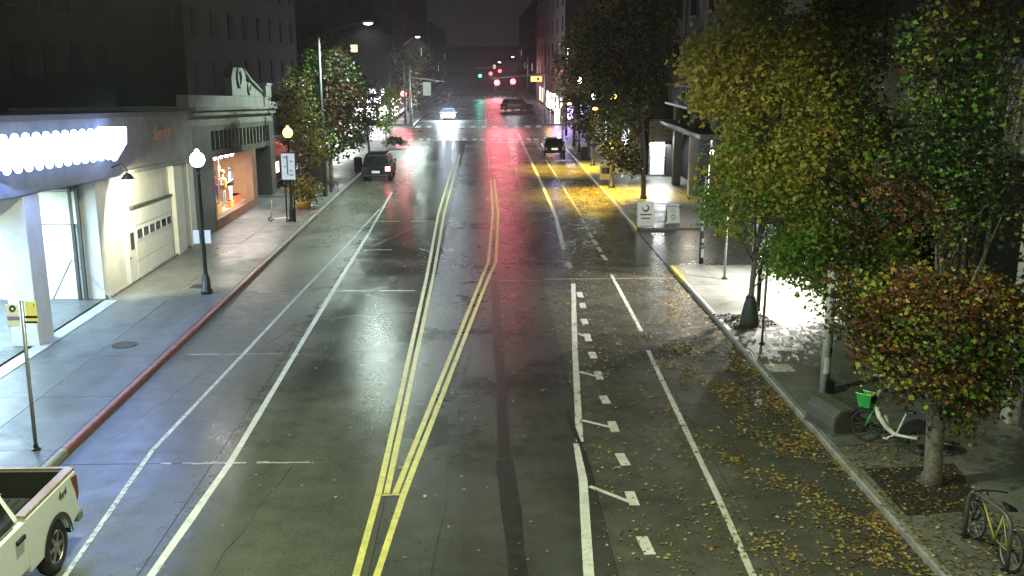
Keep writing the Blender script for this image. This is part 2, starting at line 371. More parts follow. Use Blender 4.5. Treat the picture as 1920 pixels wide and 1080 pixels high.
for (x, y, a_, b__) in [(.3, 20.5, .5, 1.0)]:
    q = MB(); q.add([(x+a_*random.uniform(-1.05, -.95), y-b__, .003), (x+a_, y-b__*random.uniform(.95, 1.05), .003), (x+a_*random.uniform(.95, 1.05), y+b__, .003), (x-a_, y+b__, .003)], [(0, 1, 2, 3)]); q.build('asphalt_patch', M_ASPH, road)
# crosswalks and stop bars at the first and second crossings
def bars(y, x0, x1, n, wd, ln, m, pair=False):
    for k in range(n):
        x = x0+(x1-x0)*k/(n-1)
        for dx in ((-.38, .38) if pair else (0,)):
            q = MB(); q.box(x+dx-wd/2, x+dx+wd/2, y-ln/2, y+ln/2, 0.001, .006); q.build('crosswalk_bar', m, road)
bars(98.6, -7.8, 6.4, 9, .42, 1.9, M_WHITE, True)
bars(117.0, -7.9, 6.2, 12, .55, 2.6, M_WHITE)
for y, m_ in ((115.3, M_WORN), (118.7, M_WORN)):
    q = MB(); q.box(-8.3, 6.8, y-.12, y+.12, 0.002, .006); q.build('crosswalk_line', m_, road)
q = MB(); q.box(0.4, 6.8, 95.2, 95.75, 0.002, .006); q.build('stop_bar', M_WHITE, road)
bars(204, -7.5, 6.0, 14, .55, 7.0, M_WHITE); bars(232, -7.5, 6.0, 14, .55, 6.0, M_WHITE)
q = MB(); q.box(-8.2, 6.8, 197.6, 199.2, .002, .006); q.build('stop_bar', M_WHITE, road)

# pavements: a bed with slabs on it, and kerb stones
def pavement(name, x0, x1, ya, yb, xs, step, m, kerbx, until=70):
    b = MB(); b.box(x0+(.06 if x0 > 0 else 0), x1-(.06 if x1 < 0 else 0), ya, yb, -.07, SW-.03); p = struct(b.build(name, m))
    ys = [ya]
    while ys[-1]+step < min(yb, until): ys.append(ys[-1]+step)
    if min(yb, until)-ys[-1] > .1: ys.append(min(yb, until))
    panels('pavement_slab', xs, ys, m, SW-.05, SW, p, .014, .003)
    if yb > until:
        q = MB(); q.box(xs[0], xs[-1], until, yb, SW-.05, SW); q.build('pavement_far', m, p)
    return p
KW = .15
pl = pavement('pavement_left', -40, KL, Y0, YA-1, [BL-.15, -10.6, KL-KW-.02], 3.3, M_WALK, KL)
pr1 = pavement('pavement_right', KR, 40, Y0, 37.2, [KR+KW+.02, 8.9, 10.4, BR+.1], 1.86, M_WALK2, KR)
pr2 = pavement('pavement_right', KR, 40, 45.8, YA-1, [KR+KW+.02, 8.9, 10.4, BR+.1], 1.86, M_WALK2, KR)
for nm, x0, x1 in (('pavement_left', -40, KL), ('pavement_right', KR, 40)):
    q = MB(); q.box(x0, x1, YB+.5, YE, -.07, SW); struct(q.build(nm, M_WALK))
q = MB(); q.box(KR, 40, 37.25, 45.75, -.07, .03); struct(q.build('alley', M_ASPH))
def kerb(x, ya, yb, m, side, parent, step=1.9):
    y = ya; cache = {}
    while y < yb-.05:
        ln = min(step, yb-y)
        key = round(ln, 2)
        if key not in cache:
            b = MB(); s = -1 if side < 0 else 1
            b.prism([(0, -.06), (0, SW-.02), (s*.03, SW+.012), (s*KW, SW+.012), (s*KW, -.06)], 'y', 0, ln-.014); cache[key] = b.build('kerb_stone', m, parent, bevel=.01); cache[key].location = (x, y, 0)
        else: inst(cache[key], parent, (x, y, 0))
        y += ln
kerb(KL, Y0, 19.3, M_KERB, -1, pl); kerb(KL, 19.3, 38.6, M_KRED, -1, pl); kerb(KL, 38.6, YA-1, M_KERB, -1, pl)
kerb(KR, Y0, 34.6, M_KERB, 1, pr1); kerb(KR, 34.6, 37.2, M_KYEL, 1, pr1); kerb(KR, 45.8, 48.0, M_KYEL, 1, pr2); kerb(KR, 48.0, YA-1, M_KERB, 1, pr2)
# apron of the service drive, hatch covers and plates in the pavement
q = MB(); q.box(-12.62, -12.2, 16, 32, SW, SW+.02); q.build('apron_strip', mat('apron', (.33, .34, .33), .45, var=.25), pl)
q = MB(); c = G(233, 647, SW); q.lathe([(.34, 0), (.34, .014), (.30, .02), (.0, .02)], (c.x, c.y, SW), 20); q.build('manhole_cover', M_BLKM, pl)
q = MB(); c = G(375, 537, SW); q.box(c.x-.3, c.x+.3, c.y-.3, c.y+.3, SW, SW+.008); q.build('hatch_cover', M_BLKM, pl)
M_PLATE = mat('pale_plate', (.62, .60, .58), .3, var=.15, rvar=.1)  # the lit doorway's reflection on the plates is put into this pale colour
for (x, y, s) in ((1471, 650, .42), (1461, 690, .33)):
    c = G(x, y, SW); q = MB(); q.box(c.x-s, c.x+s, c.y-s*.95, c.y+s*.95, SW, SW+.012); q.build('utility_plate', M_PLATE, pr1, bevel=.004)
M_MAT = mat('dark_patch_concrete', (.05, .055, .045), .55, var=.4, scale=6)
for pts in ([(1555, 735), (1720, 738), (1690, 722), (1550, 722)], ):
    pass

# tree pits
def pit(pts, name='tree_pit'):
    b = MB(); P = [G(x, y, SW) for x, y in pts]; n = len(P)
    top = [(p.x, p.y, SW+.008) for p in P]; b.add(top, [tuple(range(n))]); o = b.build(name, M_SOIL, pr1)
    cx = sum(p.x for p in P)/n; cy_ = sum(p.y for p in P)/n
    k = MB()
    for _ in range(260):
        a, b2 = random.random(), random.random()
        p = P[0].lerp(P[1], a).lerp(P[3].lerp(P[2], a), b2); s = random.uniform(.015, .05)
        k.ball((p.x, p.y, SW+.008), s, 5, 4)
    k.build('soil_clods', M_SOIL, pr1)['kind'] = 'stuff'
    return o
pit([(1335, 590), (1425, 589), (1467, 612), (1378, 619)])
pit([(1618, 879), (1790, 872), (1850, 955), (1700, 968)])

# ================================================================== LIGHT FITTINGS (lamp posts)
GLOBE = glow('lamp_globe_white', (1.0, .93, 1.0), 60)
GLOBEY = glow('lamp_globe_warm', (1.0, .60, .15), 4.0)
def globe_post(x, y, h, gm, label, col, en, r=.24, base=True):
    t = thing('street_lamp', label, 'street lamp', (x, y, SW), group='globe street lamps')
    b = MB(); b.lathe([(.20, 0), (.20, .12), (.15, .16), (.14, .55), (.10, .62), (.075, .75), (.06, h-.55), (.09, h-.52), (.06, h-.46), (.05, h-.34)], n=14); b.build('post', M_DKGRN, t, True)
    q = MB(); q.lathe([(.05, h-.36), (.13, h-.30), (.15, h-.24), (.13, h-.22)], n=14); q.build('collar', M_DKGRN, t, True)
    q = MB(); q.ball((0, 0, h), r, 18, 12, sc=(1, 1, 1.05)); q.ball((0, 0, h+r*1.08), r*.32, 10, 6, sc=(1, 1, 1.2)); q.build('globe', gm, t, True)
    l = lamp('POINT', 'lamp_light', (0, 0, h), en, col, r); l.parent = t; l.location = (0, 0, h)
    return t
p = G(388, 550, SW); lpA = globe_post(p.x, p.y, 4.55, GLOBE, 'lamp post with a white glowing globe in front of the dark shop front', (1, .94, .95), 260)
for dx in (-.19, .19):
    q = MB(); q.box(dx-.10, dx+.10, -.10, -.085, 1.75, 2.2); q.build('notice_plate', M_WHT, lpA)
q = MB(); q.box(-.3, .3, -.085, -.075, 1.95, 2.0); q.build('plate_bracket', M_BLKM, lpA)
p = G(548, 415, SW); lpB = globe_post(p.x, p.y, 4.3, GLOBEY, 'lamp post with a yellow globe beside the info panel and the reddish awning', (1, .66, .2), 260)
# info panel fixed on that post's pavement spot (own legs)
t = thing('info_panel', 'pale blue information panel on dark legs next to the yellow globe lamp', 'sign', (p.x+.02, p.y-.35, SW+.2))
q = MB(); q.box(-.36, .36, -.05, .05, 1.85, 3.2); q.build('panel_frame', M_DKGRN, t, bevel=.02)
q = MB(); q.box(-.32, .32, -.062, -.052, 1.9, 3.15); q.build('panel_face', mat('panel_blue', (.5, .6, .72), .35, emit=(.62, .75, .9), es=.5), t)  # unlit board: its brightness is put in as a glow of its own
for i, (x0, x1, z) in enumerate([(-.24, -.02, 2.95), (.08, .22, 2.75), (.05, .2, 2.3), (.02, .24, 2.1), (-.2, -.1, 2.5)]):
    q = MB(); q.box(x0, x1, -.067, -.0625, z, z+.05); q.build('print', mat('panel_print', (.2, .25, .33), .5), t)
q = MB(); q.box(-.07, -.01, -.067, -.0625, 2.15, 3.05); q.build('route_stripe', mat('stripe_print', (.12, .14, .17), .5), t)
for dx in (-.2, .2):
    q = MB(); q.tube([(dx, 0, -.2), (dx, 0, 1.86)], .035, 8); q.build('leg', M_DKGRN, t)

M_POLE = mat('dull_steel', (.07, .075, .075), .55, .4, var=.2)
def cobra(x, y, h, ax, ay, label, en, col, vis=12, head_es=40, sgn=True, angle=176):
    t = thing('cobra_street_light', label, 'street light', (x, y, SW), group='tall street lights over the road')
    q = MB(); q.tube([(0, 0, 0), (0, 0, h*.5), (0, 0, h-.3)], [.13, .10, .075], 12); q.build('pole', M_POLE, t, True)
    L_ = math.hypot(ax, ay); ux, uy = ax/L_, ay/L_
    pts = [(ux*s*L_, uy*s*L_, h-.5+.8*math.sin(s*math.pi/2)) for s in (0, .2, .4, .6, .8, 1)]
    q = MB(); q.tube(pts, .045, 8); q.build('arm', M_POLE, t, True)
    hx, hy, hz = pts[-1]
    q = MB(); q.ball((hx, hy, hz), .36, 14, 8, sc=(1.0, .5, .3)); o = q.build('lamp_head', M_STEEL, t, True)
    q = MB(); q.ball((hx, hy, hz-.07), .25, 12, 6, sc=(1, .55, .35)); q.build('lens', glow('lens_'+label[:6]+str(int(y)), col, head_es), t, True)
    l = lamp('SPOT', 'lamp_light', (hx, hy, hz-.22), en, col, .14, angle=angle, blend=.18); l.parent = t; l.location = (hx, hy, hz-.22); l.rotation_euler = (0, 0, 0)
    return t
LED = (.86, 1.0, .88)
cobra(-9.25, 14.0, 10.6, 4.2, 0.6, 'tall steel street light by the kerb behind the white pickup', 7600, (.90, 1.0, .64), angle=171)
cobra(9.2, 3.0, 9.6, -6.6, 0, 'tall steel street light arching over the near right kerb', 4600, (.90, 1.0, .64), angle=176)
pb = AY(690, 42, 57.0); cobra(-9.3, 57.0, pb.z-.4, pb.x+9.3, 0, 'tall cobra street light over the left lane with white lens above the first tree', 8800, (.80, 1.0, .88), head_es=260, angle=158)
pb = AY(1064, 90, 101.5); cobra(8.2, 101.5, pb.z-.4, pb.x-8.1, 0, 'street light on the right corner of the crossing with a bright white lens', 2600, (1.0, .95, 1.0), head_es=260)
pb = AY(782, 68, 108.0); cobra(-9.6, 119.8, pb.z-.4, pb.x+9.6, -11.0, 'distant street light on a long arm over the left half of the crossing', 9000, (.80, 1.0, .90), head_es=160, angle=160)
pb = AY(961, 106, 185.0); cobra(7.8, 185.0, pb.z-.4, pb.x-7.8, 0, 'farthest street light on the right, small white lens over the red signals', 1500, (1, .92, .95), head_es=120)
pb = AY(936, 116, 215.0); cobra(-8.8, 215.0, pb.z-.4, pb.x+8.8, 0, 'farthest street light on the left, just above the red signals', 1200, (1, .92, .95), head_es=120)
# amber lamp among the right-hand trees and two small ones farther on
AMB = (1.0, .62, .06)
t = globe_post(7.75, 60.5, 5.45, glow('globe_amber', (1.0, .60, .10), 8), 'amber globe lamp post glowing among the dark trees by the right kerb', AMB, 300, .2)
l = lamp('SPOT', 'lamp_light', (7.2, 60.3, 5.2), 17000, AMB, .13, target=(6.1, 62.5, 0), angle=112, blend=1.0)
q = MB(); q.tube([(0, 0, 4.75), (-.6, -.9, 4.98), (-1.3, -1.7, 4.95)], .03, 8); q.build('arm', M_DKGRN, t, True)
q = MB(); q.ball((-1.3, -1.7, 4.88), .16, 12, 7, sc=(1, 1, .5)); q.build('lens', MATS['globe_amber'], t, True)  # side arm and lens added to hold the amber spot clear of leaves
l.parent = t; l.location = (-1.3, -1.7, 4.72); l.rotation_euler = (R(-10), R(-4), 0)
t = globe_post(7.9, 73.0, 5.05, glow('globe_cool', (.9, .88, 1.0), 45), 'white globe lamp post with an added amber side lamp behind the amber one', (.9, .9, 1), 160, .18)
q = MB(); q.tube([(0, 0, 4.4), (-.9, -.7, 4.7), (-1.9, -1.4, 4.65)], .03, 8); q.build('arm', M_DKGRN, t, True)
q = MB(); q.ball((-1.9, -1.4, 4.58), .16, 12, 7, sc=(1, 1, .5)); q.build('lens', MATS['globe_amber'], t, True)
l = lamp('SPOT', 'lamp_light', (0, 0, 0), 15000, AMB, .13, angle=110, blend=1.0); l.parent = t; l.location = (-1.9, -1.4, 4.42); l.rotation_euler = (0, R(3), 0)  # amber arm, lens and spot are added to lengthen the amber pool
t = globe_post(7.9, 84.0, 5.9, glow('globe_small', (1, .95, .85), 40), 'warm white globe lamp post farthest along the right kerb', (1, .9, .8), 130, .2)

# ================================================================== TREES
def leafmats(pre, cols): return [mat(f'{pre}_{i}', c, .42, var=.22, scale=9, transl=.28, spec=.4) for i, c in enumerate(cols)]
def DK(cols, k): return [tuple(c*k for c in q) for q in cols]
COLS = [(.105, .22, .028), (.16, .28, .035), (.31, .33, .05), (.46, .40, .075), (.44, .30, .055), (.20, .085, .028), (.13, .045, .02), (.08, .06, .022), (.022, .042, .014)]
PAL = leafmats('leaf', COLS); PALD = leafmats('leaf_dark', DK(COLS, .42))  # second set is the first one darkened, dim light put into leaf colour
def leaves(mb, c, n, rad, size, mi, flat=.6):
    for _ in range(n):
        d = Vector((random.gauss(0, 1), random.gauss(0, 1), random.gauss(0, .75)))*rad
        p = c+d; s = size*random.choice((.5, .7, .9, 1.0, 1.15, 1.4))
        a = Vector((random.uniform(-1, 1), random.uniform(-1, 1), random.uniform(-.8, .35))).normalized()
        nrm = Vector((random.uniform(-1, 1), random.uniform(-1, 1), random.uniform(-.3, 1.2))); b = a.cross(nrm)
        if b.length < 1e-4: continue
        b.normalize(); k = a.cross(b)*(s*.22)
        mb.add([p, p+a*s*.45+b*s*.48+k, p+a*s*1.05, p+a*s*.45-b*s*.48+k], [(0, 1, 2), (0, 2, 3)], mi)
def tree(label, loc, outline, trunk_r, colf, nclump, per, leaf, crad, name='street_tree', group='street trees', bark=None, lean=None, limbs=9, dens=None, depth=.85, z_split=None, trunk_pts=None, pal=None):
    """outline: list of (z, xl, xr) world rows that bound the crown; the crown is as deep as it is wide"""
    t = thing(name, label, 'tree', loc, group=group); lx, ly, lz = loc
    O = sorted(outline)
    def row(z):
        for (z0, a0, b0), (z1, a1, b1) in zip(O[:-1], O[1:]):
            if z0 <= z <= z1:
                k = (z-z0)/(z1-z0+1e-9); return a0+(a1-a0)*k, b0+(b1-b0)*k
        return O[-1][1:] if z > O[-1][0] else O[0][1:]
    mb = MB(); cl = []
    zmin, zmax = O[0][0], O[-1][0]; tries = 0
    while len(cl) < nclump and tries < nclump*30:
        tries += 1
        z = random.uniform(zmin, zmax); a, b = row(z); hw = (b-a)/2
        if random.random() > hw/max((x[2]-x[1])/2 for x in O)+.05: continue
        q = random.uniform(0, 2*math.pi); rr = random.random()**.42
        x = (a+b)/2+math.cos(q)*rr*hw; y = ly+math.sin(q)*rr*hw*depth
        if mnoise.noise(Vector((x*.75+lx, y*.75, z*.75))) < -.17+(dens(x, y, z) if dens else 0): continue
        cl.append(Vector((x, y, z)))
    for c in cl:
        leaves(mb, Vector((c.x-lx, c.y-ly, c.z-lz)), per, crad, leaf, colf(c))
    mb.build('crown', pal or PAL, t)
    # trunk and limbs
    tb = MB(); zt = zmin+(zmax-zmin)*.75; a, b = row(zt); top = Vector(((a+b)/2-lx, 0, zt-lz)) if lean is None else Vector(lean)
    tp = trunk_pts or [Vector((0, 0, -.05)), Vector((random.uniform(-.03, .03), 0, .25)), top*.25+Vector((random.uniform(-.1, .1), 0, 0)), top*.5+Vector((random.uniform(-.15, .15), random.uniform(-.1, .1), 0)), top]
    tp[2].x *= .35 ; tp[2].z = max(tp[2].z, .6)
    tb.tube(tp, [trunk_r*1.5, trunk_r*1.02, trunk_r*.9, trunk_r*.62, trunk_r*.12], 12)
    for k in range(limbs):
        c = random.choice(cl); e = Vector((c.x-lx, c.y-ly, c.z-lz)); s = random.uniform(.35, .9)
        i = int(s*4) if s < 1 else 3; i = min(max(i, 1), 3); st = tp[i].lerp(tp[i+1], s*4-i) if i < 4 else tp[4]
        if e.z < st.z+.2: st = tp[2].lerp(tp[3], random.random())
        mid = st.lerp(e, .5)+Vector((0, 0, .25*(e-st).length*.3))
        tb.tube([st, mid, e], [trunk_r*.28, trunk_r*.17, trunk_r*.05], 6)
    tb.build('trunk', bark or M_BARK, t, True)
    return t
def rows(Y, spec): return [(AY(a, y, Y).z, AY(a, y, Y).x, AY(b, y, Y).x) for y, a, b in spec]
# the near reddish tree on the right
p1 = G(1745, 905, SW)
def col1(c):
    n = mnoise.noise(c*.8)+random.uniform(-.35, .35)
    if c.z < 3.6: return random.choice([5, 6, 7, 7, 2, 0]) if n > -.05 else random.choice([8, 7, 0, 2])
    if c.z < 5.0: return random.choice([5, 5, 6, 4, 7]) if n > .05 else random.choice([6, 8, 7, 2])
    return random.choice([8, 8, 7, 8, 0]) if n > -.35 else random.choice([7, 6, 2])  # upper leaves darkened: the dimness up there is put into their colour
tree('near maple with rust red and orange leaves beside the green and white bicycle', (p1.x, p1.y, SW),
     rows(17.6, [(805, 1720, 1775), (765, 1700, 1800), (715, 1655, 1845), (655, 1600, 1890), (590, 1560, 1930), (510, 1548, 1950), (430, 1590, 1930), (370, 1625, 1890), (310, 1640, 1850), (220, 1630, 1830), (120, 1640, 1840), (40, 1660, 1850), (-60, 1680, 1820)]),
     .165, col1, 1150, 28, .088, .21, limbs=20, depth=.8, dens=lambda x, y, z: .10)
def before_sign(x, y, z):   # the crown leaves the stop sign beside it free
    d = Vector((x, y, z-HC)); k = F/d.dot(_f); return 1392 < 960+d.dot(_r)*k < 1452 and 398 < 540-d.dot(_u)*k < 640
p2 = G(1405, 610, SW)
def col2(c):
    n = mnoise.noise(c*.6)+random.uniform(-.3, .3)
    if c.z < 4.2: return random.choice([0, 1, 1, 2]) if n > -.25 else random.choice([3, 2, 0])
    if c.x < 9.2: return random.choice([3, 2, 3, 4]) if n > -.3 else random.choice([1, 2])  # left side: yellow leaves, with street lamp light put into the colour too
    return random.choice([2, 3, 7, 0]) if n > 0 else random.choice([8, 7, 1])
tree('large maple with yellow upper leaves and green lower leaves growing from the watering bag pit', (p2.x, p2.y, SW),
     rows(28.4, [(600, 1545, 1625), (520, 1485, 1690), (470, 1410, 1720), (430, 1345, 1680), (380, 1325, 1690), (320, 1322, 1690), (270, 1308, 1700), (225, 1312, 1690), (180, 1303, 1690), (120, 1282, 1680), (70, 1312, 1670), (10, 1338, 1650), (-80, 1370, 1600), (-160, 1430, 1540)]),
     .085, col2, 2400, 26, .125, .27, limbs=26, depth=.7, dens=lambda x, y, z: 9 if (y < 31.0 and before_sign(x, y, z)) else (.04+.9*max(0, -mnoise.noise(Vector((x*.38+4, y*.38, z*.38)))-.12)))
# watering bag round its stem
t = thing('watering_bag', 'dark green tree watering bag standing in the soil pit', 'watering bag', (p2.x, p2.y, SW))
q = MB(); q.lathe([(.27, 0), (.29, .08), (.26, .35), (.20, .65), (.13, .86), (.10, .92)], n=14); q.build('bag', mat('bag_green', (.028, .045, .035), .55, bump=.5, bscale=9), t, True)
q = MB(); q.tube([(.1, 0, .88), (-.12, .02, .92), (-.14, .03, .8)], .02, 6); q.build('strap', M_BLKM, t)
# thin many stemmed tree in front of the cream wall
tr = thing('bare_tree', 'thin many stemmed tree with dark leaves in front of the cream siding', 'tree', (11.05, 21.8, SW), group='street trees')
tb = MB(); mb = MB()
stems = [(1836, 370), (1850, 220), (1880, 140), (1822, 250), (1895, 170)]
for k, (px, py) in enumerate([(1852, 150), (1875, 120), (1825, 170), (1905, 90), (1800, 90)]):
    e = AY(px, py, 21.8); e.x = min(e.x, 11.5); e -= Vector((11.05, 21.8, SW)); e.y = random.uniform(-.5, .5)
    b0 = Vector((random.uniform(-.25, .25), random.uniform(-.2, .2), 0)); m1 = b0.lerp(e, .5)+Vector((random.uniform(-.25, .25), 0, 0))
    e2 = e+Vector((min(.1, e.x*.4), random.uniform(-.4, .4), 3.2))
    tb.tube([b0, m1, e, e2], [.075, .06, .045, .015], 8)
    for j in range(15):
        st = m1.lerp(e2, random.uniform(.15, .95)); en = st+Vector((random.uniform(-1.5, min(1.0, .65-st.x)), random.uniform(-1, 1), random.uniform(.3, 1.5)))
        tb.tube([st, st.lerp(en, .5)+Vector((0, 0, .1)), en], [.025, .016, .006], 5)
        leaves(mb, en, 22, .30, .10, random.choice([8, 7, 0, 0, 2]))
        leaves(mb, st.lerp(en, .6), 8, .26, .11, random.choice([8, 7]))
tb.build('trunk', M_BARKD, tr, True); mb.build('crown', PAL, tr)
# dark trees along the right pavement, farther on
def colD(c):
    return random.choice([8, 8, 0, 7, 3]) if mnoise.noise(c*.5) > -.2 else random.choice([7, 3, 4])
def colO(c): return random.choice([5, 7, 4, 3, 8, 7])
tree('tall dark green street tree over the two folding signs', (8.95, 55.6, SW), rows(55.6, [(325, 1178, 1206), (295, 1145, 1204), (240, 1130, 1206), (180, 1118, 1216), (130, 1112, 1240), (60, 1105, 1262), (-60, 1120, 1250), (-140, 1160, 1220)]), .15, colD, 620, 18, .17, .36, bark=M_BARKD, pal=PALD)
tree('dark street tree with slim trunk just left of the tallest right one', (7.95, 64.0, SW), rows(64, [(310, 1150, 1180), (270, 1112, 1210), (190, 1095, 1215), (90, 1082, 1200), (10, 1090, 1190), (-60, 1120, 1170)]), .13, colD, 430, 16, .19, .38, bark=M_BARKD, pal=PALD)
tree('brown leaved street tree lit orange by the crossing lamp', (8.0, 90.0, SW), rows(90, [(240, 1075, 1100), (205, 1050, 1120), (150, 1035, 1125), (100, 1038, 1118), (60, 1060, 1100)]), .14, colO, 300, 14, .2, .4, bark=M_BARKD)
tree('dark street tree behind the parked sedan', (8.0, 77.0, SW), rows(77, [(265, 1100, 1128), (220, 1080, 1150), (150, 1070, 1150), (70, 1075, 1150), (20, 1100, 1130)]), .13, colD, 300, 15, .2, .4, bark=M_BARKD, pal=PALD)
# left pavement trees
def colL(c):
    if c.z < 4.0 and c.x < -9.6: return random.choice([3, 2, 4, 3])  # lower left leaves: the globe lamp's yellow light put into leaf colour
    n = mnoise.noise(c*.5)+random.uniform(-.2, .2)
    return random.choice([8, 0, 8, 7, 1]) if n > -.15 else random.choice([6, 5, 7])
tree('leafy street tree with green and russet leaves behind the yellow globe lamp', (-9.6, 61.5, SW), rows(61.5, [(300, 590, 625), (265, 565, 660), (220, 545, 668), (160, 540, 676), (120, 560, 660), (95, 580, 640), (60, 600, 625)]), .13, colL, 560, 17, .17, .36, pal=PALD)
tree('small tree with lamp yellow put into its leaves beside the yellow globe lamp', (-10.4, 52.5, SW), rows(52.5, [(375, 560, 580), (345, 548, 598), (290, 545, 602), (235, 540, 598), (190, 530, 590), (150, 540, 575)]), .09, lambda c: random.choice([3, 4, 2, 3, 7]), 240, 16, .14, .28, pal=PALD)  # yellow lamplight on this crown is put into its leaf colours
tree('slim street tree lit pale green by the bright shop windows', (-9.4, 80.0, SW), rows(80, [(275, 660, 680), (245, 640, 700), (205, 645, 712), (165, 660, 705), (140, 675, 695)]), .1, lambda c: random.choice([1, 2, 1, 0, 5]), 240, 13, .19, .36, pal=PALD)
tree('small street tree with spreading branches at the lit corner', (-8.9, 89.0, SW), rows(89, [(250, 715, 735), (225, 700, 745), (190, 705, 748), (165, 718, 740)]), .08, lambda c: random.choice([1, 2, 0]), 110, 11, .19, .34)
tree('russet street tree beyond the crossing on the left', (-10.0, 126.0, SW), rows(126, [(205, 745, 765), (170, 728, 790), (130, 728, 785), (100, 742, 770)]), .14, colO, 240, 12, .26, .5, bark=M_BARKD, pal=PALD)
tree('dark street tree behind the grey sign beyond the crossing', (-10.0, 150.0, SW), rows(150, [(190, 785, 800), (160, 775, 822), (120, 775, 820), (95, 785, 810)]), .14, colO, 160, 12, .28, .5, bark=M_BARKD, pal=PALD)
# low round bush near the crossing
p = G(740, 274, SW); t = thing('bush', 'low round dark bush at the kerb before the crossing', 'bush', (p.x, p.y, SW))
mb = MB()
for _ in range(130):
    a = random.uniform(0, 6.28); e = random.uniform(.1, 1.5); leaves(mb, Vector((1.0*math.cos(a)*math.cos(e), .8*math.sin(a)*math.cos(e), .15+.55*math.sin(e))), 12, .12, .11, random.choice([8, 7, 8, 0]))
mb.build('foliage', PAL, t)
tb = MB()
for _ in range(7): tb.tube([(random.uniform(-.1,.1), random.uniform(-.1,.1), 0), (random.uniform(-.6,.6), random.uniform(-.5,.5), .55)], [.02, .008], 5)
tb.build('stem', M_BARKD, t)

# ================================================================== FALLEN LEAVES (uncountable)
fm = [mat('fallen_yellow', (.34, .25, .06), .5, var=.3, scale=20), mat('fallen_tan', (.26, .17, .06), .5, var=.3, scale=20), mat('fallen_brown', (.10, .06, .03), .6, var=.3, scale=20), mat('fallen_pale', (.42, .38, .2), .4, var=.2, scale=20), mat('fallen_green', (.16, .17, .05), .5, var=.3, scale=20)]
mb = MB()
def fall(x, y, z, s):
    a = random.uniform(0, 6.28); u = Vector((math.cos(a), math.sin(a), random.uniform(-.15, .25))); v = Vector((-math.sin(a), math.cos(a), random.uniform(-.1, .3)))
    p = Vector((x, y, z+.008)); mi = random.choices([0, 1, 2, 3, 4], [3, 4, 5, 1.3, 1])[0]
    mb.add([p, p+u*s*.5+v*s*.45+Vector((0, 0, s*.12)), p+u*s, p+u*s*.5-v*s*.45+Vector((0, 0, s*.18))], [(0, 1, 2), (0, 2, 3)], mi)
cnt = 0
while cnt < 6800:
    x = random.uniform(2.2, KR); y = 12.5+(random.random()**1.25)*24
    d = .03+.9*max(0, (x-3.6)/3.5)**1.6*(1 if y < 27 else .45)
    edge = max(0, 1-(KR-x)/.55)*.8 if y < 31 else 0
    cl_ = mnoise.noise(Vector((x*1.1, y*.7, 3)))*1.4+mnoise.noise(Vector((x*4, y*3, 9)))*.5+.22
    if random.random() < min(1, (d*max(.05, cl_)+edge*max(.2, cl_))):
        fall(x, y, 0.002, random.choice((.035, .045, .06, .07, .085, .1))); cnt += 1
for _ in range(700): fall(random.uniform(1.9, 4.6), random.uniform(12.5, 34), .003, random.uniform(.035, .09))
for _ in range(260): fall(random.uniform(-6, 4.5), random.uniform(12.5, 40), .003, random.uniform(.05, .09))
for _ in range(1500): fall(random.uniform(KR+.02, 9.2), random.uniform(12.5, 19) if random.random() < .8 else random.uniform(19, 30), SW+.012, random.uniform(.05, .09))
for _ in range(1800):
    x = random.gauss(6.3, .9); y = random.gauss(59, 5)
    if x < 3.8: continue
    fall(x, y, (SW+.012) if x > KR else .003, random.uniform(.06, .11))
for _ in range(700): fall(random.gauss(-9.0, .5), random.gauss(50, 4), SW+.012, random.uniform(.06, .1))
for _ in range(500): fall(random.gauss(-6.9, .35), random.uniform(42, 64), .003, random.uniform(.06, .1))
lv = mb.build('fallen_leaves', fm); tag(lv, kind='stuff')

# ================================================================== BUILDINGS, LEFT SIDE
M_STUC = mat('stucco_white', (.58, .58, .56), .6, var=.12, scale=1.5, bump=.3, bscale=30)
M_STUCG = mat('stucco_grey', (.17, .17, .17), .7, var=.25, scale=1.2, bump=.3, bscale=30)
M_TRIM = mat('trim_dark', (.06, .063, .062), .5, var=.2)
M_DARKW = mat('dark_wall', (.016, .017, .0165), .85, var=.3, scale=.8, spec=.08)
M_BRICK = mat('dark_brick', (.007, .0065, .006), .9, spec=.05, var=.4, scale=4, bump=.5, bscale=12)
M_COLD = mat('cold_white', (.70, .73, .74), .5, var=.05)
def bpart(root, name, m, x0, x1, y0, y1, z0, z1, bevel=0): return MB().box(x0, x1, y0, y1, z0, z1).build(name, m, root, bevel=bevel, world=True)
# --- service garage
A = thing('service_garage', 'pale one storey service garage with open lit drive bay and white garage door', 'building', (-16, 34, 0))
bpart(A, 'main_block', M_STUC, -26, -12.72, 32.3, 42.5, SW, 4.02)
bpart(A, 'frieze', M_STUCG, -26, -12.45, 19, 42.5, 4.03, 6.0)
bpart(A, 'roof_cap', M_TRIM, -26, -12.38, 19, 42.6, 6.002, 6.16)
bpart(A, 'string_course', M_STUCG, -12.45, -12.38, 19, 42.5, 4.06, 4.2)
bpart(A, 'pillar', M_STUC, -13.2, -12.46, 26.75, 27.7, SW, 4.02, .02)
bpart(A, 'pillar', M_STUC, -13.2, -12.46, 19.6, 20.5, SW, 4.02, .02)
bpart(A, 'pilaster', M_STUC, -12.72, -12.47, 39.75, 40.9, SW, 4.02, .02)
bpart(A, 'pilaster', M_STUC, -12.72, -12.5, 41.7, 42.5, SW, 4.02, .02)
bpart(A, 'side_wall', M_STUC, -26, -25.8, 19, 32.3, SW, 4.02)
bpart(A, 'drive_floor', M_WALK, -25.8, -12.75, 19, 32.28, SW, SW+.012)
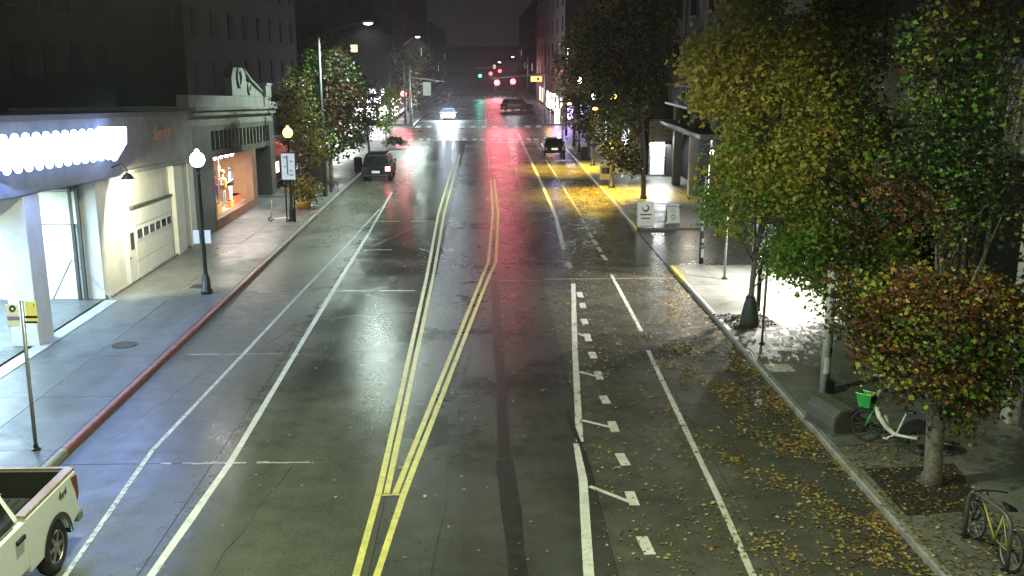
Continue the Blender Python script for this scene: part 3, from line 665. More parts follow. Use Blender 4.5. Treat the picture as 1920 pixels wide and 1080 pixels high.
# doorway, posts and raised door panel in the wall that closes the drive bay
a = AY(68, 420, 32.3); b_ = AY(150, 565, 32.3)
bpart(A, 'bay_door', M_COLD, a.x, b_.x, 32.2, 32.285, SW+.02, a.z-.05, .01)
bpart(A, 'door_header', mat('header_cream', (.62, .6, .42), .5), a.x, b_.x+.25, 32.1, 32.285, a.z-.04, a.z+1.0, .01)
bpart(A, 'door_header', M_STUCG, a.x, b_.x+.1, 32.14, 32.285, a.z+1.06, a.z+1.12)
for px in (146, 158): 
    c = AY(px, 500, 32.2); bpart(A, 'door_post', M_TRIM, c.x-.05, c.x+.05, 32.08, 32.19, SW+.02, 3.9)
bpart(A, 'bay_door', M_COLD, -22, -18.2, 32.2, 32.285, SW+.02, 2.6, .01)
c0, c1, c2 = AY(98, 563, 32.1), AY(132, 480, 32.1), AY(190, 563, 32.1)
q = MB(); q.tube([(c0.x, 32.18, SW+.05), (c1.x, 32.18, 1.5)], .014, 6); q.tube([(c1.x, 32.16, 1.5), (c2.x+.3, 32.16, SW+.05)], .014, 6); q.build('gate_brace', M_STEEL, A, world=True)
for y in (22, 26, 30):
    for x in (-14.5, -18):
        q = MB(); q.box(x-.08, x+.08, y-.65, y+.65, 3.93, 4.02); q.build('tube_light', glow('tube_light', (.75, .9, 1.0), 30), A, world=True)
# garage door with its row of panes, side door
gd = MB(); gd.box(-12.72, -12.66, 35.35, 39.62, SW, 2.75); gdo = gd.build('garage_door', M_STUC, A, world=True)
for k in range(4):
    z0 = SW+.02+k*.65
    if k == 2:
        bpart(gdo, 'door_panel', M_WHT, -12.66, -12.63, 35.4, 39.58, z0, z0+.1); bpart(gdo, 'door_panel', M_WHT, -12.66, -12.63, 35.4, 39.58, z0+.53, z0+.62)
    else: bpart(gdo, 'door_panel', M_WHT, -12.66, -12.63, 35.4, 39.58, z0, z0+.62, .006)
for k in range(6):
    y = 35.55+k*.68
    fr = bpart(gdo, 'window_frame', M_WHT, -12.655, -12.62, y-.06, y+.56, SW+1.43, SW+1.85)
    bpart(gdo, 'pane', M_GLASS, -12.6195, -12.612, y, y+.5, SW+1.48, SW+1.80)
bpart(A, 'door_lintel', M_TRIM, -12.72, -12.58, 35.2, 39.75, 2.77, 2.84)
sd = bpart(A, 'side_door', M_WHT, -12.72, -12.55, 34.35, 35.15, SW, 2.15, .01)
bpart(sd, 'pane', M_GLASS, -12.549, -12.54, 34.6, 34.95, 1.35, 1.95); bpart(sd, 'handle', M_STEEL, -12.55, -12.5, 34.42, 34.5, 1.05, 1.12)
bpart(A, 'plinth', M_STUCG, -12.72, -12.52, 32.4, 39.7, SW-.02, SW+.09)
# gooseneck lamp that lights the wall
gl = thing('gooseneck_lamp', 'small dark gooseneck wall lamp under the right end of the bright sign', 'wall lamp', (-12.45, 33.2, 4.25))
q = MB(); q.tube([(0, 0, .15), (.35, 0, .3), (.5, 0, .1), (.5, 0, -.05)], .025, 8); q.build('arm', M_BLKM, gl)
q = MB(); q.lathe([(.05, .05), (.12, 0), (.22, -.14), (.2, -.14), (.05, -.02)], (.5, 0, -.08), 14); q.build('shade', M_BLKM, gl)
q = MB(); q.ball((.5, 0, -.16), .07, 10, 6); q.build('bulb', glow('bulb_warm', (1, .95, .6), 60), gl)
l = lamp('SPOT', 'lamp_light', (0, 0, 0), 1700, (1, .95, .58), .07, angle=130, blend=.45); l.parent = gl; l.location = (.55, .4, -.2); l.rotation_euler = (R(38), 0, R(25))
text('Service', 'sign_lettering', mat('letter_red', (.45, .2, .16), .5), A, (-12.43+16, 38.6-34, 5.15), (R(90), 0, R(90)), .72, .02, shear=.25)
# --- illuminated sign over the drive
S = thing('lit_sign', 'dazzling blue white lit sign running along the garage front', 'sign', (-12.2, 30, 4.5))
bpart(S, 'cabinet', M_STEEL, -12.44, -12.12, 20.0, 32.3, 4.8, 5.6, .02)
SG = glow('sign_face', (.26, .42, 1.0), 13)
for k in range(12):
    y = 20.05+k*1.02
    bpart(S, 'face_panel', SG, -12.119, -12.09, y, y+.98, 4.86, 5.54)
BU = glow('sign_bulb', (.32, .5, 1.0), 26)
first = None
for k in range(20):
    y = 20.3+k*.62
    for z in (4.79, 5.61):
        if first is None: first = MB().ball((0, 0, 0), .10, 10, 7).build('bulb', BU, S, True); o = first
        else: o = first.copy(); C.objects.link(o)
        o.parent = S; o.location = (-12.1+12.2, y-30, z-4.5-.045*(y-34))
q = MB(); q.prism([(-12.5, 5.72), (-11.62, 5.72), (-11.66, 5.2), (-12.05, 4.62), (-12.5, 5.2)], 'y', 32.32, 32.62); q.build('end_shield', glow('sign_end', (.3, .46, 1.0), 18), S, world=True, bevel=.03)
lamp('AREA', 'sign_spill', (-11.9, 26, 5.0), 420, (.22, .36, 1.0), 10, target=(-9.5, 25, 0), sy=1.0).parent = None
l = bpy.data.objects['sign_spill']; l.parent = S; l.location = l.location-Vector((-12.2, 30, 4.5))
for y in (24.5, 29.5):
    l = lamp('AREA', 'bay_light', (-16, y, 3.9), 1200, (.58, .84, 1.0), 3.0, target=(-16, y, 0)); l.parent = A; l.location = Vector((-16, y, 3.9))-A.location
# --- ornate shop
B = thing('ornate_shop', 'dark ornate shop with lit display window and scrolled parapet', 'building', (-16, 50, 0))
M_SHOP = mat('shop_stone', (.055, .057, .055), .6, var=.2, scale=1.5)
M_SHOPL = mat('shop_stone_pale', (.13, .14, .125), .6, var=.3, scale=1.5, bump=.4)
bpart(B, 'main_block', M_SHOP, -26, -14.6, 42.55, 58.8, SW, 5.2)
FX0, FX1 = -12.85, -12.5
bpart(B, 'corner_pier', M_SHOP, -14.6, FX1, 42.55, 45.6, SW, 4.75)
bpart(B, 'window_base', mat('shop_wood', (.15, .085, .05), .5, var=.3), FX0, FX1+.05, 45.6, 53.2, SW, .58)
bpart(B, 'pier', mat('shop_wood2', (.16, .095, .06), .5, var=.3), FX0, FX1+.04, 53.2, 54.0, SW, 3.4)
bpart(B, 'pier', M_SHOP, -14.6, FX1+.04, 57.7, 58.8, SW, 4.75)
bpart(B, 'transom_band', M_SHOP, -14.6, FX1, 45.6, 57.7, 3.3, 3.6)
bpart(B, 'transom_head', M_SHOP, -14.6, FX1, 45.6, 57.7, 4.5, 4.75)
bpart(B, 'ceiling', M_SHOP, -14.6, FX0, 45.6, 57.7, 3.602, 4.498)
n = 16; wy = (57.7-45.6)/n
for k in range(n):
    y = 45.6+k*wy
    bpart(B, 'transom_pane', M_GLASS, FX0+.002, FX0+.08, y+.07, y+wy-.07, 3.65, 4.45)
    if k: bpart(B, 'mullion', M_SHOPL if k > 5 else M_SHOP, FX0+.002, FX1-.02, y-.07, y+.07, 3.6, 4.5)
# display: floor, back and side walls of the window box
M_DISP = mat('display_wall', (.46, .40, .38), .7, var=.3, scale=2)
bpart(B, 'display_floor', mat('display_floor', (.45, .28, .2), .5), -14.5, FX0-.002, 45.62, 53.2, .5, .58)
bpart(B, 'display_back', M_DISP, -14.59, -14.5, 45.62, 53.2, .58, 3.29)
bpart(B, 'display_side', mat('display_brown', (.36, .2, .1), .6), -14.5, FX0, 53.1, 53.2, .58, 3.29)
for y0, y1 in ((45.6, 45.7), (53.1, 53.2)): bpart(B, 'window_jamb', mat('jamb', (.3, .16, .1), .5), FX0, FX1+.02, y0, y1, .58, 3.3)
l = lamp('AREA', 'display_light', (-13.2, 49.5, 3.2), 1000, (1, .86, .78), 1.2, target=(-13.7, 49.5, 0), sy=6); l.parent = B; l.location = Vector((-13.5, 49.5, 3.2))-B.location
for k in range(6):
    y = 46.3+k*1.1; q = MB(); q.ball((-13.2, y, 3.15), .11, 10, 6); q.build('spot_bulb', glow('display_bulb', (1, .95, .92), 25), B, world=True)
for k, (y0, y1, z0, z1, c_) in enumerate([(46, 47.2, .9, 2.9, (.3, .2, .5)), (47.4, 48.3, 1.2, 3.0, (.6, .55, .55)), (48.6, 49.6, .8, 2.4, (.5, .2, .12)), (49.8, 50.6, 1.4, 3.0, (.65, .45, .35)), (50.8, 52.4, .7, 2.2, (.16, .1, .08))]):
    bpart(B, 'display_panel', mat('display_cloth%d' % k, c_, .7, var=.5, scale=5), -14.3, -14.22, y0, y1, z0, z1)
# recessed doors
bpart(B, 'entrance_back', M_TRIM, -14.0, -13.9, 54.0, 57.7, SW, 3.3)
for k in range(2):
    d = bpart(B, 'shop_door', mat('door_wood', (.10, .07, .05), .4), -13.9, -13.84, 54.5+k*1.4, 55.8+k*1.4, SW, 2.5); bpart(d, 'pane', M_GLASS, -13.839, -13.83, 54.7+k*1.4, 55.6+k*1.4, .6, 2.3)
# cornice, parapet and scrolled ornament
bpart(B, 'frieze', M_SHOPL, -26, FX1+.02, 42.55, 58.8, 4.752, 5.2)
bpart(B, 'cornice', M_SHOPL, -26, FX1+.22, 42.5, 59.0, 5.202, 5.34); bpart(B, 'cornice', M_TRIM, -26, FX1+.12, 42.5, 58.95, 5.342, 5.44); bpart(B, 'cornice', M_SHOPL, -26, FX1+.3, 42.5, 59.05, 5.442, 5.56)
bpart(B, 'parapet', M_SHOPL, -13.0, FX1, 42.55, 58.7, 5.562, 6.1)
sc = [(50.2, 6.1), (50.2, 7.0), (50.7, 7.5), (52.6, 7.55), (53.1, 7.3), (53.2, 6.9), (54.2, 6.75), (55.4, 6.5), (56.6, 6.3), (57.3, 6.1)]
q = MB(); q.prism(sc, 'x', -12.95, -12.55); q.build('scroll_pediment', M_SHOPL, B, world=True, bevel=.03)
for y, z, rr in ((51.6, 7.0, .42), (53.6, 6.5, .25)):
    q = MB(); q.torus((-12.52, y, z), rr, .09, 'x', 20, 8); q.build('scroll_ring', M_SHOPL, B, True, world=True)
q = MB(); q.tube([(-12.6, 53.0, 7.45), (-12.6, 54.3, 7.0), (-12.6, 55.6, 6.72), (-12.6, 57.2, 6.35)], .09, 8); q.build('scroll_rail', M_SHOPL, B, True, world=True)
bpart(B, 'end_pedestal', M_SHOPL, -13.0, FX1+.06, 57.35, 58.75, 6.1, 6.75, .02); bpart(B, 'pedestal_cap', M_SHOPL, -13.05, FX1+.12, 57.28, 58.82, 6.752, 6.87)
# display dummies in the window
def dummy(label, loc, rz, mats_, arms):
    t = thing('shop_mannequin', label, 'mannequin', loc, rz, 'dressed dummies in the display window')
    def skin(name, V, E_, m, sub=1):
        me = bpy.data.meshes.new(name); me.from_pydata([v[:3] for v in V], E_, []); o = bpy.data.objects.new(name, me); C.objects.link(o); o.parent = t
        sk = o.modifiers.new('skin', 'SKIN')
        for i, v in enumerate(V): me.skin_vertices[0].data[i].radius = (v[3], v[3]*.8)
        me.skin_vertices[0].data[0].use_root = True
        o.modifiers.new('sub', 'SUBSURF').levels = sub; o.modifiers['sub'].render_levels = sub; me.materials.append(m); return o
    V = [(0,0,.92,.14), (0,0,1.15,.12), (0,0,1.38,.15), (0,0,1.5,.06), (0,0,1.6,.075), (0,-.01,1.72,.09),
         (.1,0,.85,.09), (.12,0,.48,.065), (.13,0,.08,.045), (.13,-.12,.03,.04), (-.1,0,.85,.09), (-.12,0,.48,.065), (-.13,0,.08,.045), (-.13,-.12,.03,.04),
         (.19,0,1.40,.06), (.28,-.02,1.13,.045), arms[0]+(.035,), (-.19,0,1.40,.06), (-.28,-.02,1.13,.045), arms[1]+(.035,)]
    E_ = [(0,1),(1,2),(2,3),(3,4),(4,5),(0,6),(6,7),(7,8),(8,9),(0,10),(10,11),(11,12),(12,13),(2,14),(14,15),(15,16),(2,17),(17,18),(18,19)]
    skin('body', V, E_, mats_[0])
    q = MB(); q.lathe([(.17, .93), (.19, 1.1), (.21, 1.3), (.2, 1.42), (.11, 1.47)], n=14); q.build('top', mats_[1], t, True)
    q = MB(); q.ball((0, 0, 1.75), .13, 12, 8, sc=(1, 1.05, .95)); q.ball((0, .08, 1.66), .1, 10, 6); q.build('wig', mats_[2], t, True)
    return t
mo = mat('cloth_orange', (.75, .4, .08), .7); mp_ = mat('cloth_purple', (.28, .16, .6), .7); mw = mat('cloth_white', (.75, .72, .72), .7); mk = mat('cloth_dark', (.04, .035, .04), .7); ms = mat('dummy_skin', (.68, .6, .56), .5)
dummy('white dummy with purple top at the left of the display window', (-12.98, 47.3, .62), R(100), (ms, mp_, mw), ((.3, -.2, .95), (-.32, -.1, .9)))
dummy('pale dummy with orange top and wide orange hat in the middle of the display window', (-12.98, 48.9, .72), R(80), (mw, mo, mo), ((.35, -.22, 1.25), (-.35, -.2, 1.2)))
dummy('dark haired dummy in a dark coat at the right of the display window', (-13.05, 50.6, .68), R(95), (ms, mk, mk), ((.28, -.1, .85), (-.3, -.2, 1.3)))
def crate(name, label, loc, sx, sy, sz, m, cat='box'):
    q = MB(); q.box(-sx/2, sx/2, -sy/2, sy/2, 0, sz); q.box(-sx/2-.015, sx/2+.015, -sy/2-.015, sy/2+.015, sz*.86, sz)
    o = q.build(name, m, bevel=.01); o.location = loc; return tag(o, label, cat, 'display blocks in the shop window')
crate('display_block', 'yellow display block at the feet of the orange dummy', (-13.05, 47.7, .582), .35, .9, .5, mat('blk_y', (.7, .48, .15), .6))
crate('display_block', 'red display block on the right of the window floor', (-13.1, 51.5, .582), .4, 1.1, .42, mat('blk_r', (.55, .14, .07), .6))
crate('display_block', 'white display block in the left corner of the window', (-13.0, 46.15, .582), .3, .45, .35, mw)
crate('display_block', 'small orange display block below the dark coat', (-13.0, 50.0, .582), .3, .6, .3, mo)
q = MB(); q.ball((0, 0, 0), .2, 14, 9); o = q.build('paper_lantern', mat('lantern_g', (.7, .75, .35), .5, emit=(.9, 1, .5), es=1.5), None, True); o.location = (-13.0, 46.0, 1.75); tag(o, 'pale green ball ornament at the left edge of the display window', 'ornament')
for k, y in enumerate((46.2, 46.9, 47.6, 48.8)):
    q = MB(); q.box(-.03, .03, -.14, .14, -.5, 0); q.box(-.012, .012, -.02, .02, 0, .5); o = q.build('hanging_banner', mw); o.location = (-13.1, y, 2.75); tag(o, ['first white banner hanging over the purple dummy', 'second white banner hanging in the display window', 'third white banner hanging in the display window', 'fourth white banner hanging over the orange dummy'][k], 'banner', 'white banners in the display window')
# --- row of shops beyond
Cb = thing('shop_row', 'low row of shops behind the left trees with bright windows at its far end', 'building', (-16, 78, 0))
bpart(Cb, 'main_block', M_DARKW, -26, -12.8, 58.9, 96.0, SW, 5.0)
bpart(Cb, 'cornice', M_STUCG, -26, -12.6, 58.9, 96.1, 5.002, 5.3)
bpart(Cb, 'pier', M_STUCG, -12.8, -12.6, 59.0, 59.5, SW, 5.0)
for k in range(9):
    y = 59.9+k*4.0
    bright = y > 79
    m_ = glow('shop_window_lit', (.93, 1.0, .90), 6.0) if bright else (M_GLASS if k != 1 else glow('shop_window_dim', (1, .8, .55), .7))
    f = bpart(Cb, 'window', M_TRIM, -12.8, -12.74, y, y+3.4, .55, 3.3)
    for j in range(3): bpart(f, 'pane', m_, -12.739, -12.72, y+.08+j*1.11, y+1.1+j*1.11, .65, 3.2)
    bpart(Cb, 'pier', M_STUCG, -12.8, -12.62, y+3.45, y+3.95, SW, 5.0)
q = MB(); q.prism([(-12.75, 2.95), (-11.7, 2.35), (-11.7, 2.15), (-12.75, 2.15)], 'y', 60.0, 64.2); q.build('awning', mat('awning_red', (.42, .07, .07), .6, var=.2), Cb, world=True)
bpart(Cb, 'lit_pane', glow('lit_poster', (1, .78, .55), 3.0), -12.715, -12.69, 60.2, 61.0, 1.1, 1.75)
for y in (84, 92):
    l = lamp('AREA', 'shop_light', (-12.4, y, 2.2), 420, (.93, 1.0, .88), 5, target=(-8, y, .5), sy=2); l.parent = Cb; l.location = Vector((-12.4, y, 2.2))-Cb.location
# --- tall blocks behind
M_DARKP = mat('dim_pane', (.004, .0045, .006), .9, var=.2, spec=.03)
def block(label, x0, x1, y0, y1, h, m, front, nw, nf, z0=6.2, lit=(), pitch=None, wm=None):
    t = thing('apartment_block', label, 'building', ((x0+x1)/2, (y0+y1)/2, 0), group='tall dark blocks')
    bpart(t, 'wall', m, x0, x1, y0, y1, SW, h); bpart(t, 'roof_edge', M_TRIM, x0-.1, x1+.1, y0-.1, y1+.1, h+.002, h+.35)
    for side in front:
        for i in range(nw):
            for j in range(nf):
                z = z0+j*3.1
                if z+1.8 > h: continue
                if side in ('E', 'W'):
                    y = y0+(i+.5)*(y1-y0)/nw; xx = x1 if side == 'E' else x0; s = 1 if side == 'E' else -1
                    f = bpart(t, 'window', m, xx, xx+s*.05, y-.65, y+.65, z, z+1.7); bpart(f, 'pane', (wm or M_DARKP) if (i, j) not in lit else glow('flat_window', (1, .85, .6), 1.2), xx+s*.051, xx+s*.06, y-.57, y+.57, z+.08, z+1.62)
                else:
                    x = x0+(i+.5)*(x1-x0)/nw
                    f = bpart(t, 'window', m, x-.6, x+.6, y0-.05, y0, z, z+1.7); bpart(f, 'pane', (wm or M_DARKP) if (i, j) not in lit else glow('flat_window', (1, .85, .6), 1.2), x-.52, x+.52, y0-.06, y0-.051, z+.08, z+1.62)
    return t
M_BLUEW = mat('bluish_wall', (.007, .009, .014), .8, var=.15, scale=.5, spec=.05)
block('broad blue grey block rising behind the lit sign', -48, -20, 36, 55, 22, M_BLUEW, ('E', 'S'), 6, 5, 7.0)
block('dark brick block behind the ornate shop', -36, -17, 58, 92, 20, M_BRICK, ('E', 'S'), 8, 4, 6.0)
# --- far left corner store
Fb = thing('corner_store', 'lit corner store with violet white signs beyond the crossing', 'building', (-16, 128, 0))
bpart(Fb, 'wall', M_DARKW, -30, -11.6, 121.5, 150, SW, 8.5)
for k, (x0, x1, z0, z1, es) in enumerate([(-15.6, -14.8, 2.6, 3.4, 14), (-14.3, -12.7, 2.5, 3.3, 18), (-14.0, -13.2, 3.6, 4.2, 8), (-12.6, -12.2, 3.5, 4.2, 8)]):
    bpart(Fb, 'sign_panel', glow('violet_sign%d' % k, (.82, .72, 1.0), es), x0, x1, 121.3, 121.49, z0, z1)
for k in range(5):
    x0 = -19+k*1.5; f = bpart(Fb, 'window', M_TRIM, x0, x0+1.3, 121.42, 121.49, .4, 2.3); bpart(f, 'pane', glow('store_window', (.95, .92, .95), 6), x0+.08, x0+1.22, 121.4, 121.419, .5, 2.2)
for k in range(7):
    y = 123+k*3.6; f = bpart(Fb, 'window', M_TRIM, -11.6, -11.53, y, y+3, .5, 3.0); bpart(f, 'pane', glow('pink_window', (1.0, .78, .82), 3.2), -11.529, -11.5, y+.1, y+2.9, .6, 2.9)
q = MB(); q.ball((-9.6, 120.7, 4.15), .3, 12, 8)
l = lamp('SPOT', 'store_spill', (-11.0, 119.5, 5.0), 900, (1.0, .80, .82), .3, angle=130); l.parent = Fb; l.location = Vector((-11.0, 119.5, 5.0))-Fb.location
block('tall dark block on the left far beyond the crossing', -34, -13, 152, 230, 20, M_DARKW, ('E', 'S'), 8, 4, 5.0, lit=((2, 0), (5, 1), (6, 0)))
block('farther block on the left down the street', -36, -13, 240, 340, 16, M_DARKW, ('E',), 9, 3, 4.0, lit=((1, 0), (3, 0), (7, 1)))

# ================================================================== BUILDINGS, RIGHT SIDE
M_SIDE = mat('cream_siding', (.34, .34, .25), .6, var=.12, scale=2)
Hb = thing('siding_building', 'building with cream plank siding over a dark recess on the right', 'building', (16, 24, 0))
bpart(Hb, 'upper_wall', M_SIDE, 11.85, 26, 8, 36.8, 5.9, 8.0); bpart(Hb, 'top_wall', M_DARKW, 11.88, 26, 8, 36.8, 8.002, 13)
for k in range(10):
    z = 5.92+k*.205
    q = MB(); q.prism([(11.85, z), (11.80, z), (11.825, z+.195), (11.85, z+.195)], 'y', 8, 36.8); q.build('plank', M_SIDE, Hb, world=True)
for k in range(3):
    f = bpart(Hb, 'window', M_TRIM, 11.82, 11.879, 12+k*9, 13.6+k*9, 8.6, 10.6); bpart(f, 'pane', M_GLASS, 11.81, 11.819, 12.1+k*9, 13.5+k*9, 8.7, 10.5)
bpart(Hb, 'soffit', M_TRIM, 11.86, 26, 8, 36.8, 5.75, 5.898)
bpart(Hb, 'recess_wall', M_DARKW, 14.0, 26, 8, 30, SW, 5.74)
bpart(Hb, 'ground_wall', M_DARKW, 11.88, 26, 30.01, 36.8, SW, 5.74)
for y in (20.3, 12.0, 29.6):
    bpart(Hb, 'post', mat('pale_post', (.42, .43, .36), .6, var=.2), 11.42, 11.78, y-.18, y+.18, SW, 5.9, .015)
for k in range(11):
    y = 30.4+k*.58
    if k in (7, 8): continue
    bpart(Hb, 'wall_panel', M_DARKW, 11.83, 11.878, y, y+.55, .3, 3.4)
w_ = bpart(Hb, 'lit_window', M_TRIM, 11.80, 11.879, 34.5, 35.7, .2, 2.6); bpart(w_, 'pane', glow('lit_doorway', (1, .95, .85), 7), 11.78, 11.799, 34.6, 35.6, .3, 1.3); bpart(w_, 'pane', M_GLASS, 11.78, 11.799, 34.6, 35.6, 1.35, 2.5)
for k in range(6):
    bpart(Hb, 'recess_grille', M_TRIM, 13.9, 13.99, 18.0+k*.5, 18.25+k*.5, 1.0, 4.5)
q = MB(); c = AX(1872, 283, 13.8); q.ball(tuple(c), .09, 10, 6); q.build('bulb', glow('porch_bulb', (1, .9, .75), 18), Hb, world=True)
c = AX(1798, 36, 11.7); q = MB(); q.ball(tuple(c), .07, 10, 6); q.build('bulb', glow('wall_bulb', (.9, .92, 1), 4), Hb, world=True)
wl = thing('alley_lamp', 'white wall lamp at the alley corner seen through the leaves', 'wall lamp', (11.72, 37.0, 4.7))
q = MB(); q.box(-.08, .1, -.1, .1, -.15, .2); q.build('bracket', M_BLKM, wl, bevel=.02); q = MB(); q.ball((-.18, 0, 0), .11, 12, 8); q.build('bulb', glow('alley_bulb', (1, .97, .92), 40), wl, True)
l = lamp('POINT', 'lamp_light', (0, 0, 0), 1500, (1, .97, .90), .1); l.parent = wl; l.location = (-.45, .25, 0)
# floodlight over the pavement
fl = thing('flood_light', 'floodlight on the dark wall shining on the pavement behind the leaves', 'wall lamp', (11.85, 33.2, 4.7))
q = MB(); q.box(-.32, 0, -.2, .2, 0, .14); q.build('housing', M_BLKM, fl, bevel=.02); q = MB(); q.box(-.3, -.04, -.17, .17, -.012, -.001); q.build('lens', glow('flood_lens', (1, .94, .86), 50), fl)
l = lamp('SPOT', 'lamp_light', (0, 0, 0), 10500, (1, .92, .84), .12, angle=98, blend=.55); l.parent = fl; l.location = (-.36, 0, -.05); l.rotation_euler = (Vector((8.9, 32.4, 0))-Vector((11.5, 33.2, 4.65))).to_track_quat('-Z', 'Y').to_euler()
# fence of dark upright bars
fe = thing('bar_fence', 'dark fence of upright bars beside the pale post', 'fence', (11.6, 24, SW))
bars0 = None
for k in range(74):
    y = 13.0+k*.225
    if abs(y-20.3) < .25: continue
    if bars0 is None: o = bars0 = MB().box(-.03, .03, -.045, .045, 0, 2.3).build('bar', mat('fence_bar', (.09, .09, .08), .5, var=.3, objrand=.5), fe)
    else: o = bars0.copy(); C.objects.link(o)
    o.location = (0, y-24, 0)
for z in (.25, 2.1): bpart(fe, 'rail', M_TRIM, 11.64, 11.68, 12.8, 29.6, z+SW, z+.07+SW)
# brick corner house with balcony, canopy and lit entrance
D = thing('corner_house', 'dark tall house with black balcony and canopy by the alley', 'building', (18, 56, 0))
bpart(D, 'wall', mat('green_grey_wall', (.06, .072, .066), .7, var=.2, scale=.6), 12.0, 30, 46.2, 66.0, 5.2, 20)
bpart(D, 'base_wall', M_DARKW, 13.2, 30, 46.2, 66.0, SW, 5.19)
for y in (46.6, 51.5, 57.0, 62.0): bpart(D, 'pillar', M_STUCG if y == 57.0 else M_TRIM, 11.75, 12.25, y-.22, y+.22, SW, 5.19, .02)
bpart(D, 'panel', M_TRIM, 12.2, 13.19, 47.0, 50.2, SW, 3.4)
for k in range(3): bpart(D, 'pilaster_strip', M_TRIM, 11.9, 11.999, 48+k*6.3, 48.5+k*6.3, 5.2, 20)
for i in range(4):
    for j in range(4):
        y = 48.2+i*4.6; z = 7.0+j*3.2
        f = bpart(D, 'window', M_TRIM, 11.93, 11.999, y, y+1.8, z, z+2.0); bpart(f, 'pane', M_GLASS, 11.92, 11.929, y+.1, y+.85, z+.1, z+1.9); bpart(f, 'pane', M_GLASS, 11.92, 11.929, y+.95, y+1.7, z+.1, z+1.9)
bpart(D, 'canopy', M_BLKM, 10.6, 12.6, 49.0, 60.5, 3.95, 4.25, .02)
bpart(D, 'canopy_fascia', M_STEEL, 10.56, 10.6, 49.0, 60.5, 4.05, 4.2)
bpart(D, 'balcony_slab', M_BLKM, 10.7, 12.0, 50.0, 59.5, 5.25, 5.4)
bpart(D, 'balcony_rail', M_STEEL, 10.72, 10.78, 50.0, 59.5, 6.4, 6.46)
for k in range(24): bpart(D, 'baluster', M_BLKM, 10.73, 10.77, 50.05+k*.41, 50.09+k*.41, 5.4, 6.4)
for z in (5.42,): bpart(D, 'balcony_edge', mat('edge_white', (.6, .6, .6), .5), 10.66, 10.699, 50.0, 59.5, 5.28, 5.38)
q = MB(); q.ball((11.6, 50.6, 3.2), .12, 10, 6); q.build('bulb', glow('entrance_bulb', (1, .95, .85), 30), D, world=True)
bpart(D, 'light_strip', glow('strip_white', (1, .98, .95), 7), 11.97, 12.0, 52.6, 52.75, .4, 2.6)
l = lamp('POINT', 'entrance_light', (11.2, 53.5, 3.7), 160, (1, .90, .72), .15); l.parent = D; l.location = Vector((11.2, 53.5, 3.7))-D.location
E_ = thing('plaza_building', 'building with beige sign wall over a bright lit glass entrance', 'building', (17, 80, 0))
bpart(E_, 'wall', mat('dark_green_wall', (.05, .06, .052), .7, var=.2, scale=.6), 10.75, 28, 66.3, 96.0, 4.0, 17)
bpart(E_, 'base_wall', M_DARKW, 10.75, 28, 67.2, 96.0, SW, 3.99)
bpart(E_, 'sign_wall', mat('beige_panel', (.34, .32, .25), .6, var=.1), 10.9, 13.3, 66.0, 66.25, 2.55, 3.95)
for k in range(3): bpart(E_, 'sign_lettering', mat('faded_print', (.2, .17, .14), .6), 11.7, 12.6, 65.985, 65.998, 2.85+k*.3, 2.92+k*.3)
dd = bpart(E_, 'glass_door', M_STEEL, 10.95, 12.05, 66.3, 66.4, SW, 2.5); bpart(dd, 'pane', glow('door_glow', (.92, .96, 1.0), 2.4), 11.05, 11.98, 66.28, 66.299, 1.45, 2.42); bpart(dd, 'pane', glow('door_glow_low', (.75, .82, .9), .8), 11.05, 11.98, 66.28, 66.299, .25, 1.38)
d2 = bpart(E_, 'dark_door', M_TRIM, 12.12, 13.3, 66.3, 66.4, SW, 2.5); bpart(d2, 'poster', mat('poster_red', (.35, .12, .09), .6), 12.6, 13.1, 66.28, 66.299, .4, 1.5)
for i in range(5):
    for j in range(4):
        y = 69+i*5.4; z = 5.2+j*3.0
        f = bpart(E_, 'window', M_TRIM, 10.69, 10.749, y, y+1.6, z, z+1.9); bpart(f, 'pane', M_GLASS, 10.68, 10.689, y+.1, y+1.5, z+.1, z+1.8)
for i in range(5):
    y = 68.2+i*5.5; f = bpart(E_, 'shopfront', M_TRIM, 10.69, 10.749, y, y+4.4, .4, 3.0); bpart(f, 'pane', glow('shop_cool', (.9, .95, 1), 1.6) if i in (1, 3) else M_GLASS, 10.68, 10.689, y+.1, y+4.3, .5, 2.9)
l = lamp('AREA', 'entrance_light', (11.6, 66.0, 3.0), 240, (.95, .98, 1), 1.5, target=(11.4, 64.5, 0)); l.parent = E_; l.location = Vector((11.6, 65.9, 2.5))-E_.location
Gb = thing('far_corner_building', 'far right corner building with orange and violet lit windows', 'building', (18, 150, 0))
bpart(Gb, 'wall', mat('rosy_wall', (.10, .075, .075), .7, var=.2, scale=.4), 9.6, 30, 122.5, 190, SW, 17)
for k, (c_, es) in enumerate([((.55, .35, 1.0), 5), ((.6, .4, 1.0), 4), ((1, .8, .7), 2.5)]):
    f = bpart(Gb, 'window', M_TRIM, 9.7+k*1.7, 11.2+k*1.7, 122.42, 122.49, .4, 2.4); bpart(f, 'pane', glow('violet_window%d' % k, c_, es), 9.8+k*1.7, 11.1+k*1.7, 122.40, 122.419, .5, 2.3)
for k in range(8):
    y = 124+k*7; f = bpart(Gb, 'window', M_TRIM, 9.53, 9.599, y, y+4, .5, 3.0); bpart(f, 'pane', glow('street_window%d' % (k % 3), [(1, .55, .3), (.95, .85, .9), (1, .4, .35)][k % 3], 2.2), 9.5, 9.529, y+.1, y+3.9, .6, 2.9)
for i in range(7):
    for j in range(4): f = bpart(Gb, 'window', M_TRIM, 9.54, 9.599, 125+i*9, 127+i*9, 5+j*3, 6.9+j*3); bpart(f, 'pane', M_GLASS, 9.53, 9.539, 125.1+i*9, 126.9+i*9, 5.1+j*3, 6.8+j*3)
